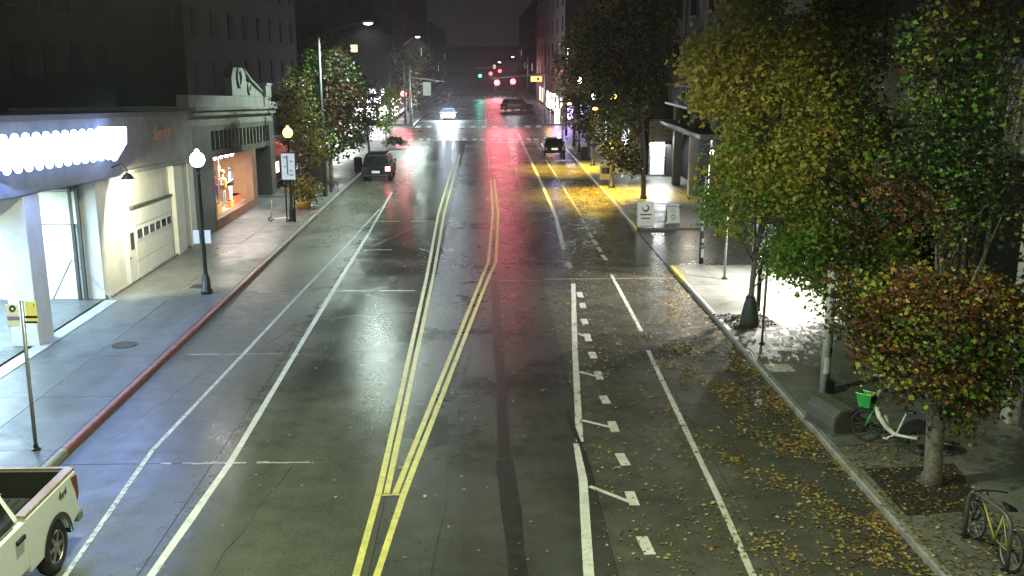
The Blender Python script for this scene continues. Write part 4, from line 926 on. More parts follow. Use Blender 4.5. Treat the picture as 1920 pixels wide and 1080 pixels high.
l = lamp('SPOT', 'violet_spill', (9.0, 120.8, 4.5), 1100, (.45, .32, 1.0), .3, angle=120, target=(9.0, 117.5, 0)); l.parent = Gb; l.location = Vector((9.0, 120.8, 4.5))-Gb.location
block('tall block on the right far down the street', 10, 32, 196, 300, 19, M_DARKW, ('W', 'S'), 8, 4, 5.0, lit=((1, 0), (4, 0), (6, 1)))
block('dark hill top block closing the far end of the street', -60, 60, 425, 440, 12, M_DARKW, ('S',), 16, 2, 3.0, lit=((5, 0), (8, 0), (11, 1)))
t = thing('orange_sign', 'round orange lit sign on a pole at the far right corner', 'sign', (7.9, 121.6, SW))
q = MB(); q.tube([(0, 0, 0), (0, 0, 3.4)], .06, 8); q.build('pole', M_STEEL, t)
q = MB(); q.ball((0, -.05, 2.3), .55, 14, 10, sc=(1, .3, 1)); q.build('sign_globe', glow('orange_sign', (1, .5, .12), 14), t, True); q = MB(); q.box(-.6, .6, -.1, .1, 3.1, 3.5); q.build('top_panel', glow('amber_panel', (1, .65, .25), 5), t)
t = thing('violet_column', 'violet lit advertising column left of the far corner building', 'sign', (8.6, 120.2, SW))
q = MB(); q.lathe([(.3, 0), (.3, 1.6), (.34, 1.62), (.1, 1.9)], n=14); q.build('column', glow('violet_col', (.75, .5, 1.0), 5), t, True)

# ================================================================== VEHICLES
M_TYRE = M_RUB; M_RIM = mat('alloy_rim', (.42, .42, .42), .28, .85, var=.1)
def carpaint(name, col): return mat(name, col, .28, 0.0, var=.03, coat=.9)
def wheel(root, x, y, r, wd, side, spokes=6):
    """wheel standing on local z = r; side = +1 faces +x"""
    wroot = MB().torus((0, 0, 0), r-wd*.30, wd*.42, 'x', 30, 10).build('wheel', M_TYRE, root, True); wroot.location = (x, y, r); wroot.scale = (1, 1, 1)
    q = MB()
    for k in range(24):
        a, b2 = 2*math.pi*k/24, 2*math.pi*(k+1)/24
        for rr, xx, r2, x2 in ((r*.70, .30, r*.62, .36), (r*.62, .36, r*.58, .10)):
            q.quad((side*xx*wd, rr*math.cos(a), rr*math.sin(a)), (side*xx*wd, rr*math.cos(b2), rr*math.sin(b2)), (side*x2*wd, r2*math.cos(b2), r2*math.sin(b2)), (side*x2*wd, r2*math.cos(a), r2*math.sin(a)))
    for k in range(spokes):
        a = 2*math.pi*k/spokes; ca, sa = math.cos(a), math.sin(a)
        def P(t, o, xx): return (side*wd*xx, ca*t-sa*o, sa*t+ca*o)
        q.add([P(.08*r, -.10*r, .34), P(.6*r, -.065*r, .30), P(.6*r, .065*r, .30), P(.08*r, .10*r, .34), P(.08*r, -.10*r, .2), P(.6*r, -.065*r, .2), P(.6*r, .065*r, .2), P(.08*r, .10*r, .2)], [(0,1,2,3), (4,7,6,5), (0,4,5,1), (1,5,6,2), (2,6,7,3), (3,7,4,0)])
    q.ball((side*wd*.34, 0, 0), r*.15, 10, 6, sc=(.4, 1, 1)); q.build('rim', M_RIM, wroot)
    q = MB(); q.tube([(side*wd*.02, 0, 0), (side*wd*.08, 0, 0)], r*.58, 20); q.build('brake_disc', M_BLKM, wroot)
    return wroot
# --- white pickup at the lower left: tail towards the crossing, bed open
PK = thing('pickup_truck', 'white pickup truck with open empty bed parked at the lower left kerb', 'pickup truck', (-7.78, 12.6, 0))
PW = carpaint('pickup_white', (.74, .78, .76)); hx = .96
yr, yb, yc = 2.78, .95, -.95       # tail, bed front, cab front (local y)
def arch_side(y0, y1, z0, z1, yw, rw, zc=.42):
    pts = [(y0, z0)]
    for k in range(13):
        a = math.pi-math.pi*k/12; pts.append((yw+rw*math.cos(a), max(z0, zc+rw*math.sin(a)) if 0 < k < 12 else z0))
    pts += [(y1, z0+.12), (y1+.02, z1-.1), (y1-.03, z1), (y0, z1)]
    return pts
ywr = 1.92
for s, nm in ((1, 'bed_side'), (-1, 'bed_side')):
    q = MB(); q.prism(arch_side(yb+.02, yr, .48, 1.36, ywr, .47), 'x', s*(hx-.16), s*hx); bs = q.build(nm, PW, PK, bevel=.03)
    q = MB()
    for k in range(12):
        a, b2 = math.pi*k/12, math.pi*(k+1)/12
        q.add([(s*(hx+.0), ywr+.475*math.cos(a), .42+.475*math.sin(a)), (s*(hx+.0), ywr+.475*math.cos(b2), .42+.475*math.sin(b2)), (s*(hx-.4), ywr+.475*math.cos(b2), .42+.475*math.sin(b2)), (s*(hx-.4), ywr+.475*math.cos(a), .42+.475*math.sin(a)),
               (s*(hx+.025), ywr+.47*math.cos(a), .42+.47*math.sin(a)), (s*(hx+.025), ywr+.47*math.cos(b2), .42+.47*math.sin(b2)), (s*(hx+.012), ywr+.54*math.cos(b2), .42+.54*math.sin(b2)), (s*(hx+.012), ywr+.54*math.cos(a), .42+.54*math.sin(a))], [(0,1,2,3), (4,5,6,7)])
    q.build('wheel_arch', M_RUB, bs)
    q = MB(); q.box(s*(hx-.17), s*(hx-.005), yb+.02, yr-.02, 1.361, 1.405); q.build('rail_cap', mat('rail_cap', (.30, .20, .07), .25, .3, var=.1), bs, bevel=.012)  # amber shine on the rail and tailgate caps is put into this tan
    q = MB(); q.prism([(yr-.22, 1.30), (yr+.012, 1.27), (yr+.03, .92), (yr-.05, .82), (yr-.1, 1.05)], 'x', s*(hx-.14), s*(hx+.012)); q.build('tail_light', mat('tail_red', (.16, .02, .02), .15, coat=.8), bs, bevel=.015)
    text('4x4', 'decal', M_BLKM, bs, (s*(hx+.004), yr-.55, 1.17), (R(90), 0, R(90*s)), .2, .003)
q = MB(); q.box(-hx+.16, hx-.16, yb+.04, yr-.06, .80, .86)
q.build('bed_floor', mat('bed_liner', (.028, .03, .028), .65, var=.3, bump=.4), PK)
for s in (-1, 1):
    q = MB(); q.box(s*(hx-.175), s*(hx-.161), yb+.04, yr-.06, .86, 1.34); q.build('bed_liner_side', MATS['bed_liner'], PK)
q = MB(); q.box(-hx+.18, hx-.18, yr-.064, yr-.051, .88, 1.34); q.build('bed_liner_tail', MATS['bed_liner'], PK)
q = MB(); q.box(-hx+.18, hx-.18, yb+.0, yb+.04, .80, 1.36); q.build('bed_front', MATS['bed_liner'], PK)
for k in range(9):
    x = -.64+k*.16; q = MB(); q.box(x-.045, x+.045, yb+.06, yr-.1, .861, .885); q.build('bed_rib', MATS['bed_liner'], PK)
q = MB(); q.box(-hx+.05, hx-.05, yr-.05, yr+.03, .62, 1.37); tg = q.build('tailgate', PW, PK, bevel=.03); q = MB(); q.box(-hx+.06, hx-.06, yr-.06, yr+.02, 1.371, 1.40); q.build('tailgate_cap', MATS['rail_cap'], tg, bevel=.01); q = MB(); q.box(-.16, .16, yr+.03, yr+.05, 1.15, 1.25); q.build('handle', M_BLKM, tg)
q = MB(); q.box(-hx+.02, hx-.02, yr+.0, yr+.2, .40, .60); q.build('rear_bumper', M_STEEL, PK, bevel=.04)
# cab: lower body, tapered glasshouse, bonnet
q = MB(); q.prism(arch_side(-2.9, yb-.01, .46, 1.36, -1.75, .48), 'x', -hx, hx); cabb = q.build('body', PW, PK, bevel=.05)
def hexa(y0, y1, x_, z0, y2, y3, x2, z1): return ([(-x_,y0,z0),(x_,y0,z0),(x_,y1,z0),(-x_,y1,z0),(-x2,y2,z1),(x2,y2,z1),(x2,y3,z1),(-x2,y3,z1)], [(0,3,2,1),(4,5,6,7),(0,1,5,4),(1,2,6,5),(2,3,7,6),(3,0,4,7)])
q = MB(); q.add(*hexa(-1.35, yb-.05, .93, 1.361, -.75, yb-.2, .74, 1.92)); q.build('cab_roof', PW, PK, bevel=.06)
for s in (1, -1):
    q = MB(); q.add([(s*.925, -.9, 1.42), (s*.925, .70, 1.42), (s*.79, .60, 1.82), (s*.79, -.62, 1.82)], [(0,1,2,3)]); q.add([(s*.937, -.9, 1.42), (s*.937, .70, 1.42), (s*.80, .60, 1.82), (s*.80, -.62, 1.82)], [(3,2,1,0)]); q.build('side_window', M_GLASS, PK)
    q = MB(); q.box(s*(hx-.004), s*(hx+.012), .05, .92, .62, 1.34); dr = q.build('rear_door', PW, PK, bevel=.006); q = MB(); q.box(s*(hx+.012), s*(hx+.05), .58, .84, 1.12, 1.19); q.build('handle', M_BLKM, dr, bevel=.01)
    q = MB(); q.box(s*(hx-.004), s*(hx+.012), -1.0, .04, .62, 1.34); dr = q.build('front_door', PW, PK, bevel=.006); q = MB(); q.box(s*(hx+.012), s*(hx+.05), -.3, -.05, 1.12, 1.19); q.build('handle', M_BLKM, dr, bevel=.01)
    q = MB(); q.box(s*(hx+.01), s*(hx+.26), -1.05, -.93, 1.32, 1.55); q.build('mirror', M_BLKM, PK, bevel=.03)
    q = MB(); q.box(s*.55, s*.93, -2.97, -2.85, .95, 1.2); q.build('headlight', M_GLASS, PK, bevel=.02)
    for y in (ywr, -1.75): wheel(PK, s*(hx-.13), y, .41, .28, s)
q = MB(); q.box(-.7, .7, yb-.12, yb-.04, 1.42, 1.8); q.build('rear_window', M_GLASS, PK)
q = MB(); q.box(-hx+.02, hx-.02, -3.1, -2.9, .45, .72); q.build('front_bumper', M_STEEL, PK, bevel=.04); q = MB(); q.box(-.5, .5, -2.96, -2.89, .8, 1.22); q.build('grille', M_BLKM, PK)
# --- other vehicles; local frame: nose towards -y
def car(name, label, cat, loc, rz, L_, W_, H_, paint, suv=False, lights=None, tail=None, plate=None, facing='rear', group=None):
    t = thing(name, label, cat, loc, rz, group); h = W_/2; zb = H_*(.60 if suv else .58); y0, y1 = -L_/2, L_/2
    prof = [(y0, .28), (y0-.02, .55), (y0+.12, zb*.86), (y0+L_*.26, zb), (y1-.35 if not suv else y1-.1, zb), (y1-.04, zb*.92), (y1+.02, .5), (y1-.05, .28)]
    q = MB(); q.prism(prof, 'x', -h, h); q.build('body', paint, t, bevel=.07)
    r0 = y0+L_*.24; r1 = y1-(.12 if suv else .75); q = MB(); q.add(*hexa(r0, r1, h-.05, zb+.001, r0+L_*.15, r1-(.3 if suv else .55), h-.24, H_)); q.build('roof', paint, t, bevel=.06)
    hh = H_-zb
    def lerp(a, b, k): return a+(b-a)*k
    for s in (1, -1):
        q = MB(); q.add([(s*(lerp(h-.05, h-.24, .15)+.012), lerp(r0, r0+L_*.15, .15)+.15, zb+hh*.15), (s*(lerp(h-.05, h-.24, .15)+.012), lerp(r1, r1-.3, .15)-.15, zb+hh*.15), (s*(lerp(h-.05, h-.24, .85)+.012), lerp(r1, r1-(.3 if suv else .55), .85)-.2, zb+hh*.85), (s*(lerp(h-.05, h-.24, .85)+.012), lerp(r0, r0+L_*.15, .85)+.15, zb+hh*.85)], [(0,1,2,3)]); q.build('side_window', M_GLASS, t)
        for y in (y0+L_*.19, y1-L_*.2): wheel(t, s*(h-.1), y, .34, .22, s)
        q = MB(); q.box(s*(h-.42), s*(h-.04), y0-.04, y0+.1, zb*.68, zb*.84); q.build('headlight', lights or M_GLASS, t, bevel=.02)
        q = MB(); q.box(s*(h-.30), s*(h+.01), y1-.12, y1+.035, zb*.66, zb*.94) ; q.build('tail_light', tail[0 if s > 0 else 1] if tail else mat('tail_dim', (.25, .03, .03), .2, coat=.6), t, bevel=.02)
        q = MB(); q.box(s*h, s*(h+.17), r0+.3, r0+.42, zb, zb+.14); q.build('mirror', paint, t, bevel=.03)
    ys, yt = r1+.012, r1-(.3 if suv else .55)+.012
    q = MB(); q.add([(-(h-.16), lerp(ys, yt, .12), zb+hh*.12), (h-.16, lerp(ys, yt, .12), zb+hh*.12), (h-.28, lerp(ys, yt, .86), zb+hh*.86), (-(h-.28), lerp(ys, yt, .86), zb+hh*.86)], [(0,1,2,3)]); q.build('rear_window', M_GLASS, t)
    ys, yt = r0-.012, r0+L_*.15-.012
    q = MB(); q.add([(-(h-.14), lerp(ys, yt, .1), zb+hh*.1), (h-.14, lerp(ys, yt, .1), zb+hh*.1), (h-.28, lerp(ys, yt, .88), zb+hh*.88), (-(h-.28), lerp(ys, yt, .88), zb+hh*.88)], [(0,1,2,3)]); q.build('windscreen', M_GLASS, t)
    pm = plate or mat('plate_white', (.65, .66, .62), .5)
    for s, yy in ((1, y1+.02), (-1, y0-.02)):
        q = MB(); q.box(-.26, .26, yy-.012 if s < 0 else yy, yy if s < 0 else yy+.012, .56, .72); q.build('number_plate', pm, t)
        q = MB(); q.box(-h+.05, h-.05, yy-.06, yy+.06, .3, .46); q.build('bumper', M_BLKM, t, bevel=.03)
    return t
TL_OFF2 = mat('tail_dark', (.06, .01, .01), .2, coat=.6); TL_ON = glow('tail_lit', (1, .12, .12), 14); TL_OFF = mat('tail_dim', (.25, .03, .03), .2, coat=.6)
p = G(705, 341); sv = car('parked_suv', 'dark parked sport utility with one red tail lamp and pale plate by the left kerb', 'car', (p.x, p.y+2.3, 0), math.pi, 4.5, 1.85, 1.75, mat('suv_black', (.004, .0045, .005), .45, coat=.1, spec=.15), True, tail=(TL_OFF2, TL_ON))
q = MB(); q.ball((.3, 0, 0), .06, 8, 6)
# the SUV's tail faces the camera
p = G(1040, 294); sd = car('parked_sedan', 'dark parked sedan with yellowish plate by the right kerb', 'car', (p.x, p.y+2.3, 0), math.pi, 4.6, 1.8, 1.42, carpaint('sedan_dark', (.02, .02, .023)), False, tail=(mat('tail_pale', (.4, .25, .22), .2, coat=.6),)*2, plate=mat('plate_yellow', (.7, .65, .3), .5, emit=(1, .9, .45), es=.9))  # plate shine is put in as glow, no plate lamp is lit
p = G(970, 209); fr = car('turning_suv', 'dark maroon vehicle turning across the road below the red signals', 'car', (p.x, p.y+1.5, 0), R(125), 4.8, 1.95, 1.85, carpaint('maroon', (.05, .012, .015)), True)
HL = glow('headlight_white', (.80, .88, 1.0), 420)
p = G(840, 226); oc = car('oncoming_car', 'oncoming car with dazzling bluish white headlights at the crossing', 'car', (p.x, p.y+2.2, 0), 0, 4.6, 1.85, 1.5, carpaint('oncoming_paint', (.12, .13, .15)), False, lights=HL)
for s in (-1, 1):
    l = lamp('SPOT', 'headlight_beam', (0, 0, 0), 9000, (.74, .86, 1.0), .12, angle=70, blend=.8); l.parent = oc; l.location = (s*.65, -2.4, .78); l.rotation_euler = (R(86), 0, R(180))
    l = lamp('POINT', 'headlight_glow', (0, 0, 0), 5000, (.74, .86, 1), .16); l.parent = oc; l.location = (s*.65, -2.55, .8)
for k, (px, py, lab, col) in enumerate([(872, 180, 'pale car parked far down the left side of the street', (.5, .5, .5)), (858, 188, 'grey car parked on the left before the pale one', (.2, .2, .21)), (846, 197, 'dark car parked left just beyond the crossing trees', (.05, .05, .06))]):
    p = G(px, py); car('parked_car', lab, 'car', (-7.5, p.y, 0), 0, 4.5, 1.8, 1.5, carpaint('far_paint%d' % k, col), k == 1, group='cars parked far down the left side')

# ================================================================== TRAFFIC SIGNALS
RED = glow('signal_red', (1, .05, .06), 9); TEAL = glow('signal_teal', (.10, .9, .75), 3); OFF = mat('signal_off', (.03, .03, .03), .3)
M_HOUS = mat('signal_housing', (.025, .027, .022), .5)
def signal(t, x, y, z, lit):
    """head facing the camera, hung so that the lit lens is at z"""
    top = z+.0 if lit == 'red' else z+.7
    q = MB(); q.box(x-.32, x+.32, y-.0, y+.22, top-1.0, top+.36); h = q.build('signal_head', M_HOUS, t, bevel=.02, world=True)
    for k, nm in enumerate(('red', 'amber', 'green')):
        m_ = RED if (lit == 'red' and k == 0) else (TEAL if (lit == 'green' and k == 2) else OFF)
        q = MB(); q.ball((x, y-.01, top-.35*k), (.34 if m_ is not OFF else .15), 16, 10, sc=(1, .35, 1)); q.build('lens', m_, h, True, world=True)  # lit lenses oversized: the glare around them is put into their shape
        q = MB()
        for j in range(9):
            a, b2 = math.pi*j/9, math.pi*(j+1)/9
            q.quad((x+.17*math.cos(a), y, top-.35*k+.17*math.sin(a)), (x+.17*math.cos(b2), y, top-.35*k+.17*math.sin(b2)), (x+.17*math.cos(b2), y-.2, top-.35*k+.17*math.sin(b2)), (x+.17*math.cos(a), y-.2, top-.35*k+.17*math.sin(a)))
        q.build('visor', M_HOUS, h, world=True)
    col = (1, .2, .24) if lit == 'red' else (.1, 1, .75); zz = z if lit == 'red' else z
    l = lamp('SPOT', 'signal_light', (0, 0, 0), SIG*(1 if lit == 'red' else .15), col, .17, angle=110, blend=.9, target=None); l.parent = t
    l.location = Vector((x, y-.3, zz))-t.location; l.rotation_euler = (R(80), 0, R(180))
    return h
SIG = 2300
def mast(label, x, y, h, arms):
    t = thing('signal_mast', label, 'traffic signal', (x, y, SW), group='signal masts at the crossings')
    q = MB(); q.tube([(0, 0, 0), (0, 0, h+.6)], [.16, .11], 12); q.build('pole', M_STEEL, t, True)
    for (x1, z0, z1) in arms:
        q = MB(); q.tube([(0, 0, z0-SW), (x1-x, 0, z1-SW)], [.1, .05], 10); q.build('arm', M_STEEL, t, True)
    return t
Y1 = 120.4
a1, a2 = AY(962, 153, Y1), AY(932, 155, Y1); xm = AY(1022, 170, Y1).x
t = mast('signal mast on the right corner holding two red signals and a yellow sign', xm, Y1, 9.0, [(a2.x-.4, AY(1022, 138, Y1).z, AY(932, 147, Y1).z)])
signal(t, a1.x, Y1-.1, a1.z, 'red'); signal(t, a2.x, Y1-.1, a2.z, 'red')
a = AY(995, 143, Y1); b_ = AY(1016, 153, Y1)
ys_ = MB().box(a.x, b_.x, Y1-.16, Y1-.1, b_.z, a.z).build('lit_name_sign', glow('sign_yellow', (1.0, .85, .10), 1.1), t, world=True); MB().box(a.x+.75, a.x+1.0, Y1-.17, Y1-.161, b_.z+.15, a.z-.15).build('sign_print', M_BLKM, ys_, world=True)
xl = AY(770, 200, Y1).x
t = mast('signal mast on the left corner with the back of a grey sign on its arm', xl, Y1, 6.2, [(AY(835, 152, Y1).x, AY(770, 145, Y1).z, AY(835, 153, Y1).z)])
a = AY(793, 154, Y1); b_ = AY(808, 179, Y1); MB().box(a.x, b_.x, Y1-.1, Y1-.06, b_.z, a.z).build('sign_back', mat('sign_back', (.35, .36, .34), .5), t, world=True)
c = AY(757, 176, Y1); signal(t, c.x, Y1-.15, c.z, 'red')
Y2 = 201.0
t = mast('far signal mast with two red signals and a teal green one on a long arm', AY(1000, 150, Y2).x-1.2, Y2, 7.2, [(AY(893, 128, Y2).x, AY(1000, 122, Y2).z, AY(893, 128, Y2).z)])
for px, py, st in ((937, 133, 'red'), (920, 138, 'red'), (900, 142, 'green')):
    c = AY(px, py, Y2); signal(t, c.x, Y2-.1, c.z, st)

# ================================================================== STREET FURNITURE, LEFT
p = G(68, 843, SW); bt = AY(45, 575, p.y)
t = thing('bus_stop_sign', 'pole with a white plate and a yellow plate in front of the garage pillar', 'sign post', (p.x, p.y, SW))
q = MB(); q.tube([(0, 0, 0), (.02, 0, 1.6), (.05, 0, 3.15)], .038, 10); q.build('pole', M_STEEL, t, True)
q = MB(); q.lathe([(.09, 0), (.09, .03), (.05, .05), (.045, .12)], n=12); q.build('foot', M_BLKM, t)
def at(px, py): v = AY(px, py, p.y-.06); return Vector((v.x-p.x, -.06, v.z-SW))
def plate(x0, y0, x1, y1, m, name, par, yy=-.06, th=.012):
    a, b2 = at(x0, y0), at(x1, y1); q = MB(); q.box(a.x, b2.x, yy-th, yy, b2.z, a.z); return q.build(name, m, par, bevel=.008 if th > .01 else 0)
M_YSIGN = mat('sign_yellow_paint', (.70, .66, .20), .45, var=.06); M_PUR = mat('purple_print', (.27, .20, .42), .5)
w_ = plate(10, 570, 39, 612, M_WHT, 'white_plate', t); plate(14, 593, 38, 600, M_PUR, 'purple_strip', w_, -.0725, .003)
a = at(24, 578); q = MB(); q.torus((a.x, -.074, a.z), .05, .016, 'y', 16, 6); q.build('ring_emblem', M_BLKM, w_)
y_ = plate(46, 565, 72, 606, M_YSIGN, 'yellow_plate', t); plate(47, 592, 71, 596, M_BLKM, 'dark_strip', y_, -.0725, .003); plate(47, 602, 71, 605.5, M_BLKM, 'dark_strip', y_, -.0725, .003); plate(63, 570, 65, 575, M_BLKM, 'arrow_print', y_, -.0725, .003)
# tall white delineators and planter behind the info panel
M_DEL = mat('delineator_white', (.62, .62, .55), .5, var=.15)
for k, (px, py) in enumerate([(568, 380), (582, 386)]):
    p = G(px, py+2, SW); t = thing('marker_post', ['left white marker post with a rounded top beside the yellow tub', 'right white marker post with a rounded top beside the yellow tub'][k], 'post', (p.x, p.y, SW), group='white marker posts')
    q = MB(); q.lathe([(.15, 0), (.15, .05), (.10, .08), (.095, .85), (.06, .95), (.06, 1.02), (.075, 1.08), (.03, 1.15)], n=12); q.build('post', M_DEL, t, True); q = MB(); q.lathe([(.2, -.001), (.2, .04), (.12, .06)], n=12); q.build('foot', M_BLKM, t)
p = G(570, 392, SW); t = thing('planter', 'low yellow tub of leaves at the foot of the white marker posts', 'planter', (p.x, p.y, SW))
q = MB(); q.lathe([(.32, 0), (.42, .38), (.44, .40), (.38, .40), (.36, .3)], n=16); q.build('tub', mat('tub_yellow', (.45, .28, .06), .6), t, True)
mb = MB()
for _ in range(18): leaves(mb, Vector((random.uniform(-.25, .25), random.uniform(-.25, .25), .40)), 8, .08, .1, random.choice([3, 4, 3]))
mb.build('foliage', PAL, t)
# kick scooter by the lamp post
p = G(540, 413, SW); t = thing('kick_scooter', 'electric kick scooter with pale deck leaning by the yellow globe lamp post', 'scooter', (p.x-.35, p.y-.2, SW), R(200))
q = MB(); q.box(-.5, .25, -.08, .08, .10, .15); q.build('deck', mat('scooter_pale', (.6, .58, .55), .4), t, bevel=.02)
q = MB(); q.tube([(.28, 0, .12), (.42, 0, .12)], .05, 8); q.tube([(.42, 0, .15), (.33, 0, 1.05)], .03, 8); q.build('stem', MATS['scooter_pale'], t, True)
q = MB(); q.tube([(.33, -.24, 1.05), (.33, .24, 1.05)], .02, 8); q.build('handlebar', M_BLKM, t, True)
for x in (-.52, .45): q = MB(); q.torus((x, 0, .11), .085, .03, 'y', 18, 8); q.build('wheel', M_RUB, t, True)
# slim young tree in a guard, litter bin and bike further on
p = G(621, 360, SW); t = thing('sapling', 'slim sapling stem inside a low metal guard on the left pavement', 'tree', (p.x, p.y, SW))
q = MB(); q.tube([(0, 0, 0), (.02, 0, 1.6), (-.03, 0, 3.0)], [.07, .055, .03], 8); q.build('trunk', M_BARK, t, True)
for k in range(4):
    a = k*math.pi/2; q = MB(); q.tube([(.4*math.cos(a), .4*math.sin(a), 0), (.4*math.cos(a), .4*math.sin(a), .6)], .02, 6); q.build('guard_post', M_BLKM, t)
q = MB(); q.torus((0, 0, .6), .4, .018, 'z', 24, 6); q.build('guard_ring', M_BLKM, t)
mb = MB()
for _ in range(30): leaves(mb, Vector((random.gauss(0, .4), random.gauss(0, .35), random.uniform(2.1, 3.6))), 10, .16, .13, random.choice([8, 0, 7]))
mb.build('crown', PAL, t)
p = G(645, 338, SW)
def bin_(label, p, m, g=None, h=1.05):
    t = thing('litter_bin', label, 'litter bin', (p.x, p.y, SW), group=g)
    q = MB(); q.lathe([(.26, 0), (.28, .05), (.30, h*.82), (.31, h*.84)], n=16); q.build('drum', m, t, True); q = MB(); q.lathe([(.32, h*.85), (.30, h*.93), (.14, h), (.02, h*1.01)], n=16); q.build('lid', M_BLKM, t, True); return t
bin_('dark litter bin left of the dark parked sport utility', G(672, 322, SW), M_DKGRN)

# ================================================================== STREET FURNITURE, RIGHT
def sticker_pole(label, p, h, r, base, seed, bands):
    t = thing('flyer_pole', label, 'pole', (p.x, p.y, SW), group='poles wrapped in flyers'); rnd = random.Random(seed)
    q = MB(); q.tube([(0, 0, 0), (0, 0, h)], r, 14); q.build('pole', base, t, True)
    for (z0, z1, k) in bands:
        q = MB(); a0 = rnd.uniform(-2.6, -1.4); a1 = a0+rnd.uniform(1.0, 2.2); n = 8; rr = r+.006
        for j in range(n):
            a, b2 = a0+(a1-a0)*j/n, a0+(a1-a0)*(j+1)/n; sl = rnd.uniform(-.01, .01)
            q.add([(rr*math.cos(a), rr*math.sin(a), z0+sl), (rr*math.cos(b2), rr*math.sin(b2), z0), (rr*math.cos(b2), rr*math.sin(b2), z1), (rr*math.cos(a), rr*math.sin(a), z1+sl)], [(0,1,2,3)])
        q.build('flyer', [mat('flyer_white', (.6, .62, .62), .6), mat('flyer_dark', (.04, .045, .05), .6), mat('flyer_grey', (.25, .27, .28), .6), mat('flyer_blue', (.16, .22, .28), .6)][k], t)
    return t
p = G(1545, 735, SW)
t = sticker_pole('pale pole wrapped in torn flyers at the left edge of the near right trees', p, 3.0, .115, mat('pale_pole', (.42, .43, .40), .6, var=.2, scale=6), 3, [(.5, .9, 0), (1.0, 1.15, 1), (1.18, 1.42, 2), (1.45, 1.6, 3), (1.62, 1.85, 0), (1.9, 2.0, 1), (2.05, 2.3, 3), (2.35, 2.6, 1)])
q = MB(); q.box(-.02, .2, -.16, .1, 0, .32); q.build('base_box', M_BLKM, t, bevel=.02)
p = G(1314, 494, SW)
sticker_pole('dark pole wrapped in black and white flyers at the alley mouth', p, 3.4, .085, M_TRIM, 9, [(.25, .6, 0), (.65, .75, 2), (.85, 1.0, 0), (1.05, 1.25, 1), (1.3, 1.5, 0), (1.6, 1.7, 0), (1.8, 2.1, 1), (2.15, 2.3, 0), (2.4, 2.65, 2)])
p = G(1358, 523, SW); t = thing('sign_pole', 'plain slim steel pole at the alley corner left of the lit pavement', 'pole', (p.x, p.y, SW))
q = MB(); q.tube([(0, 0, 0), (0, 0, 3.0)], .045, 10); q.build('pole', M_STEEL, t, True); q = MB(); q.lathe([(.12, 0), (.1, .05), (.05, .06)], n=12); q.build('foot', M_BLKM, t); q = MB(); q.box(-.16, .16, -.06, -.045, 2.45, 2.95); q.build('sign_plate', M_STEEL, t)
# route 2 stop sign
p = G(1421, 582, SW); t = thing('route_sign', 'stop sign on a thick black pole with the number 2 on a pale blue panel', 'sign post', (p.x, p.y, SW))
def at2(px, py): v = AY(px, py, p.y-.1); return Vector((v.x-p.x, 0, v.z-SW))
zt = at2(1420, 415).z
q = MB(); q.box(-.055, .055, -.055, .055, 0, zt); q.build('pole', M_BLKM, t, bevel=.01)
a, b2 = at2(1414, 421), at2(1446, 471); q = MB(); q.box(a.x, b2.x, -.11, -.06, b2.z, a.z); sg = q.build('sign_panel', mat('panel_pale_blue', (.55, .68, .82), .4, emit=(.6, .78, 1.0), es=.35), t, bevel=.01)  # panel has no lamp; its brightness is put into the material as glow
c = at2(1428, 437); text('2', 'numeral', M_BLKM, sg, (c.x+.01, -.114, c.z), (R(90), 0, 0), .5, .003)
d = at2(1430, 455.5); q = MB(); q.box(a.x+.02, b2.x-.02, -.114, -.1105, d.z-.012, d.z+.012); q.build('divider', mat('print_blue', (.08, .12, .25), .5), sg)
e = at2(1433, 464); q = MB(); q.box(e.x-.06, e.x+.06, -.115, -.1105, e.z-.05, e.z+.08); q.build('bus_glyph', MATS['print_blue'], sg, bevel=.01)
a, b2 = at2(1413, 485), at2(1426, 503); q = MB(); q.box(a.x, b2.x, -.075, -.06, b2.z, a.z); q.build('timetable_case', M_WHT, t)
p = G(1428, 645, SW); t = thing('slim_pole', 'slim dark signpost on the near side of the soil pit', 'pole', (p.x, p.y, SW)); q = MB(); q.tube([(0, 0, 0), (.02, 0, 1.2), (.03, 0, 2.3)], .032, 10); q.build('pole', mat('pole_dark', (.07, .08, .075), .5), t, True); q = MB(); q.lathe([(.08, 0), (.07, .04), (.035, .06)], n=10); q.build('foot', M_BLKM, t); # folding pavement signs
def aframe(label, p, w_, h_, prints, tint, rz=0):
    t = thing('folding_sign', label, 'folding sign', (p.x, p.y, SW), rz, 'folding signs on the right pavement')
    for s in (-1, 1):
        q = MB(); y0 = s*.30; y1 = s*.03
        q.add([(-w_/2, y0, .05), (w_/2, y0, .05), (w_/2, y1, h_), (-w_/2, y1, h_), (-w_/2, y0-s*.03, .05), (w_/2, y0-s*.03, .05), (w_/2, y1-s*.03, h_), (-w_/2, y1-s*.03, h_)], [(0,1,2,3), (4,7,6,5), (0,4,5,1), (1,5,6,2), (2,6,7,3), (3,7,4,0)])
        b = q.build('board', tint, t, bevel=.012)
        if s < 0:
            def on(x, z, dz=.0): k = (z-.05)/(h_-.05); return (x, y0+(y1-y0)*k-.008-dz, z)
            for (x0, x1, z0, z1, m_) in prints:
                q = MB(); q.add([on(x0, z0), on(x1, z0), on(x1, z1), on(x0, z1)], [(0,1,2,3)]); q.build('print', m_, b)
    for x in (-w_/2+.03, w_/2-.03):
        for s in (-1, 1): q = MB(); q.box(x-.02, x+.02, s*.30-.02, s*.30+.02, 0, .06); q.build('foot', M_BLKM, t)
    return t
pk = M_BLKM; pg = mat('print_grey', (.35, .36, .37), .6); pbl = mat('print_slate', (.16, .26, .36), .6); M_AF = mat('board_white', (.66, .67, .64), .4, var=.05); M_AF2 = mat('board_pale', (.52, .56, .54), .4, var=.05)
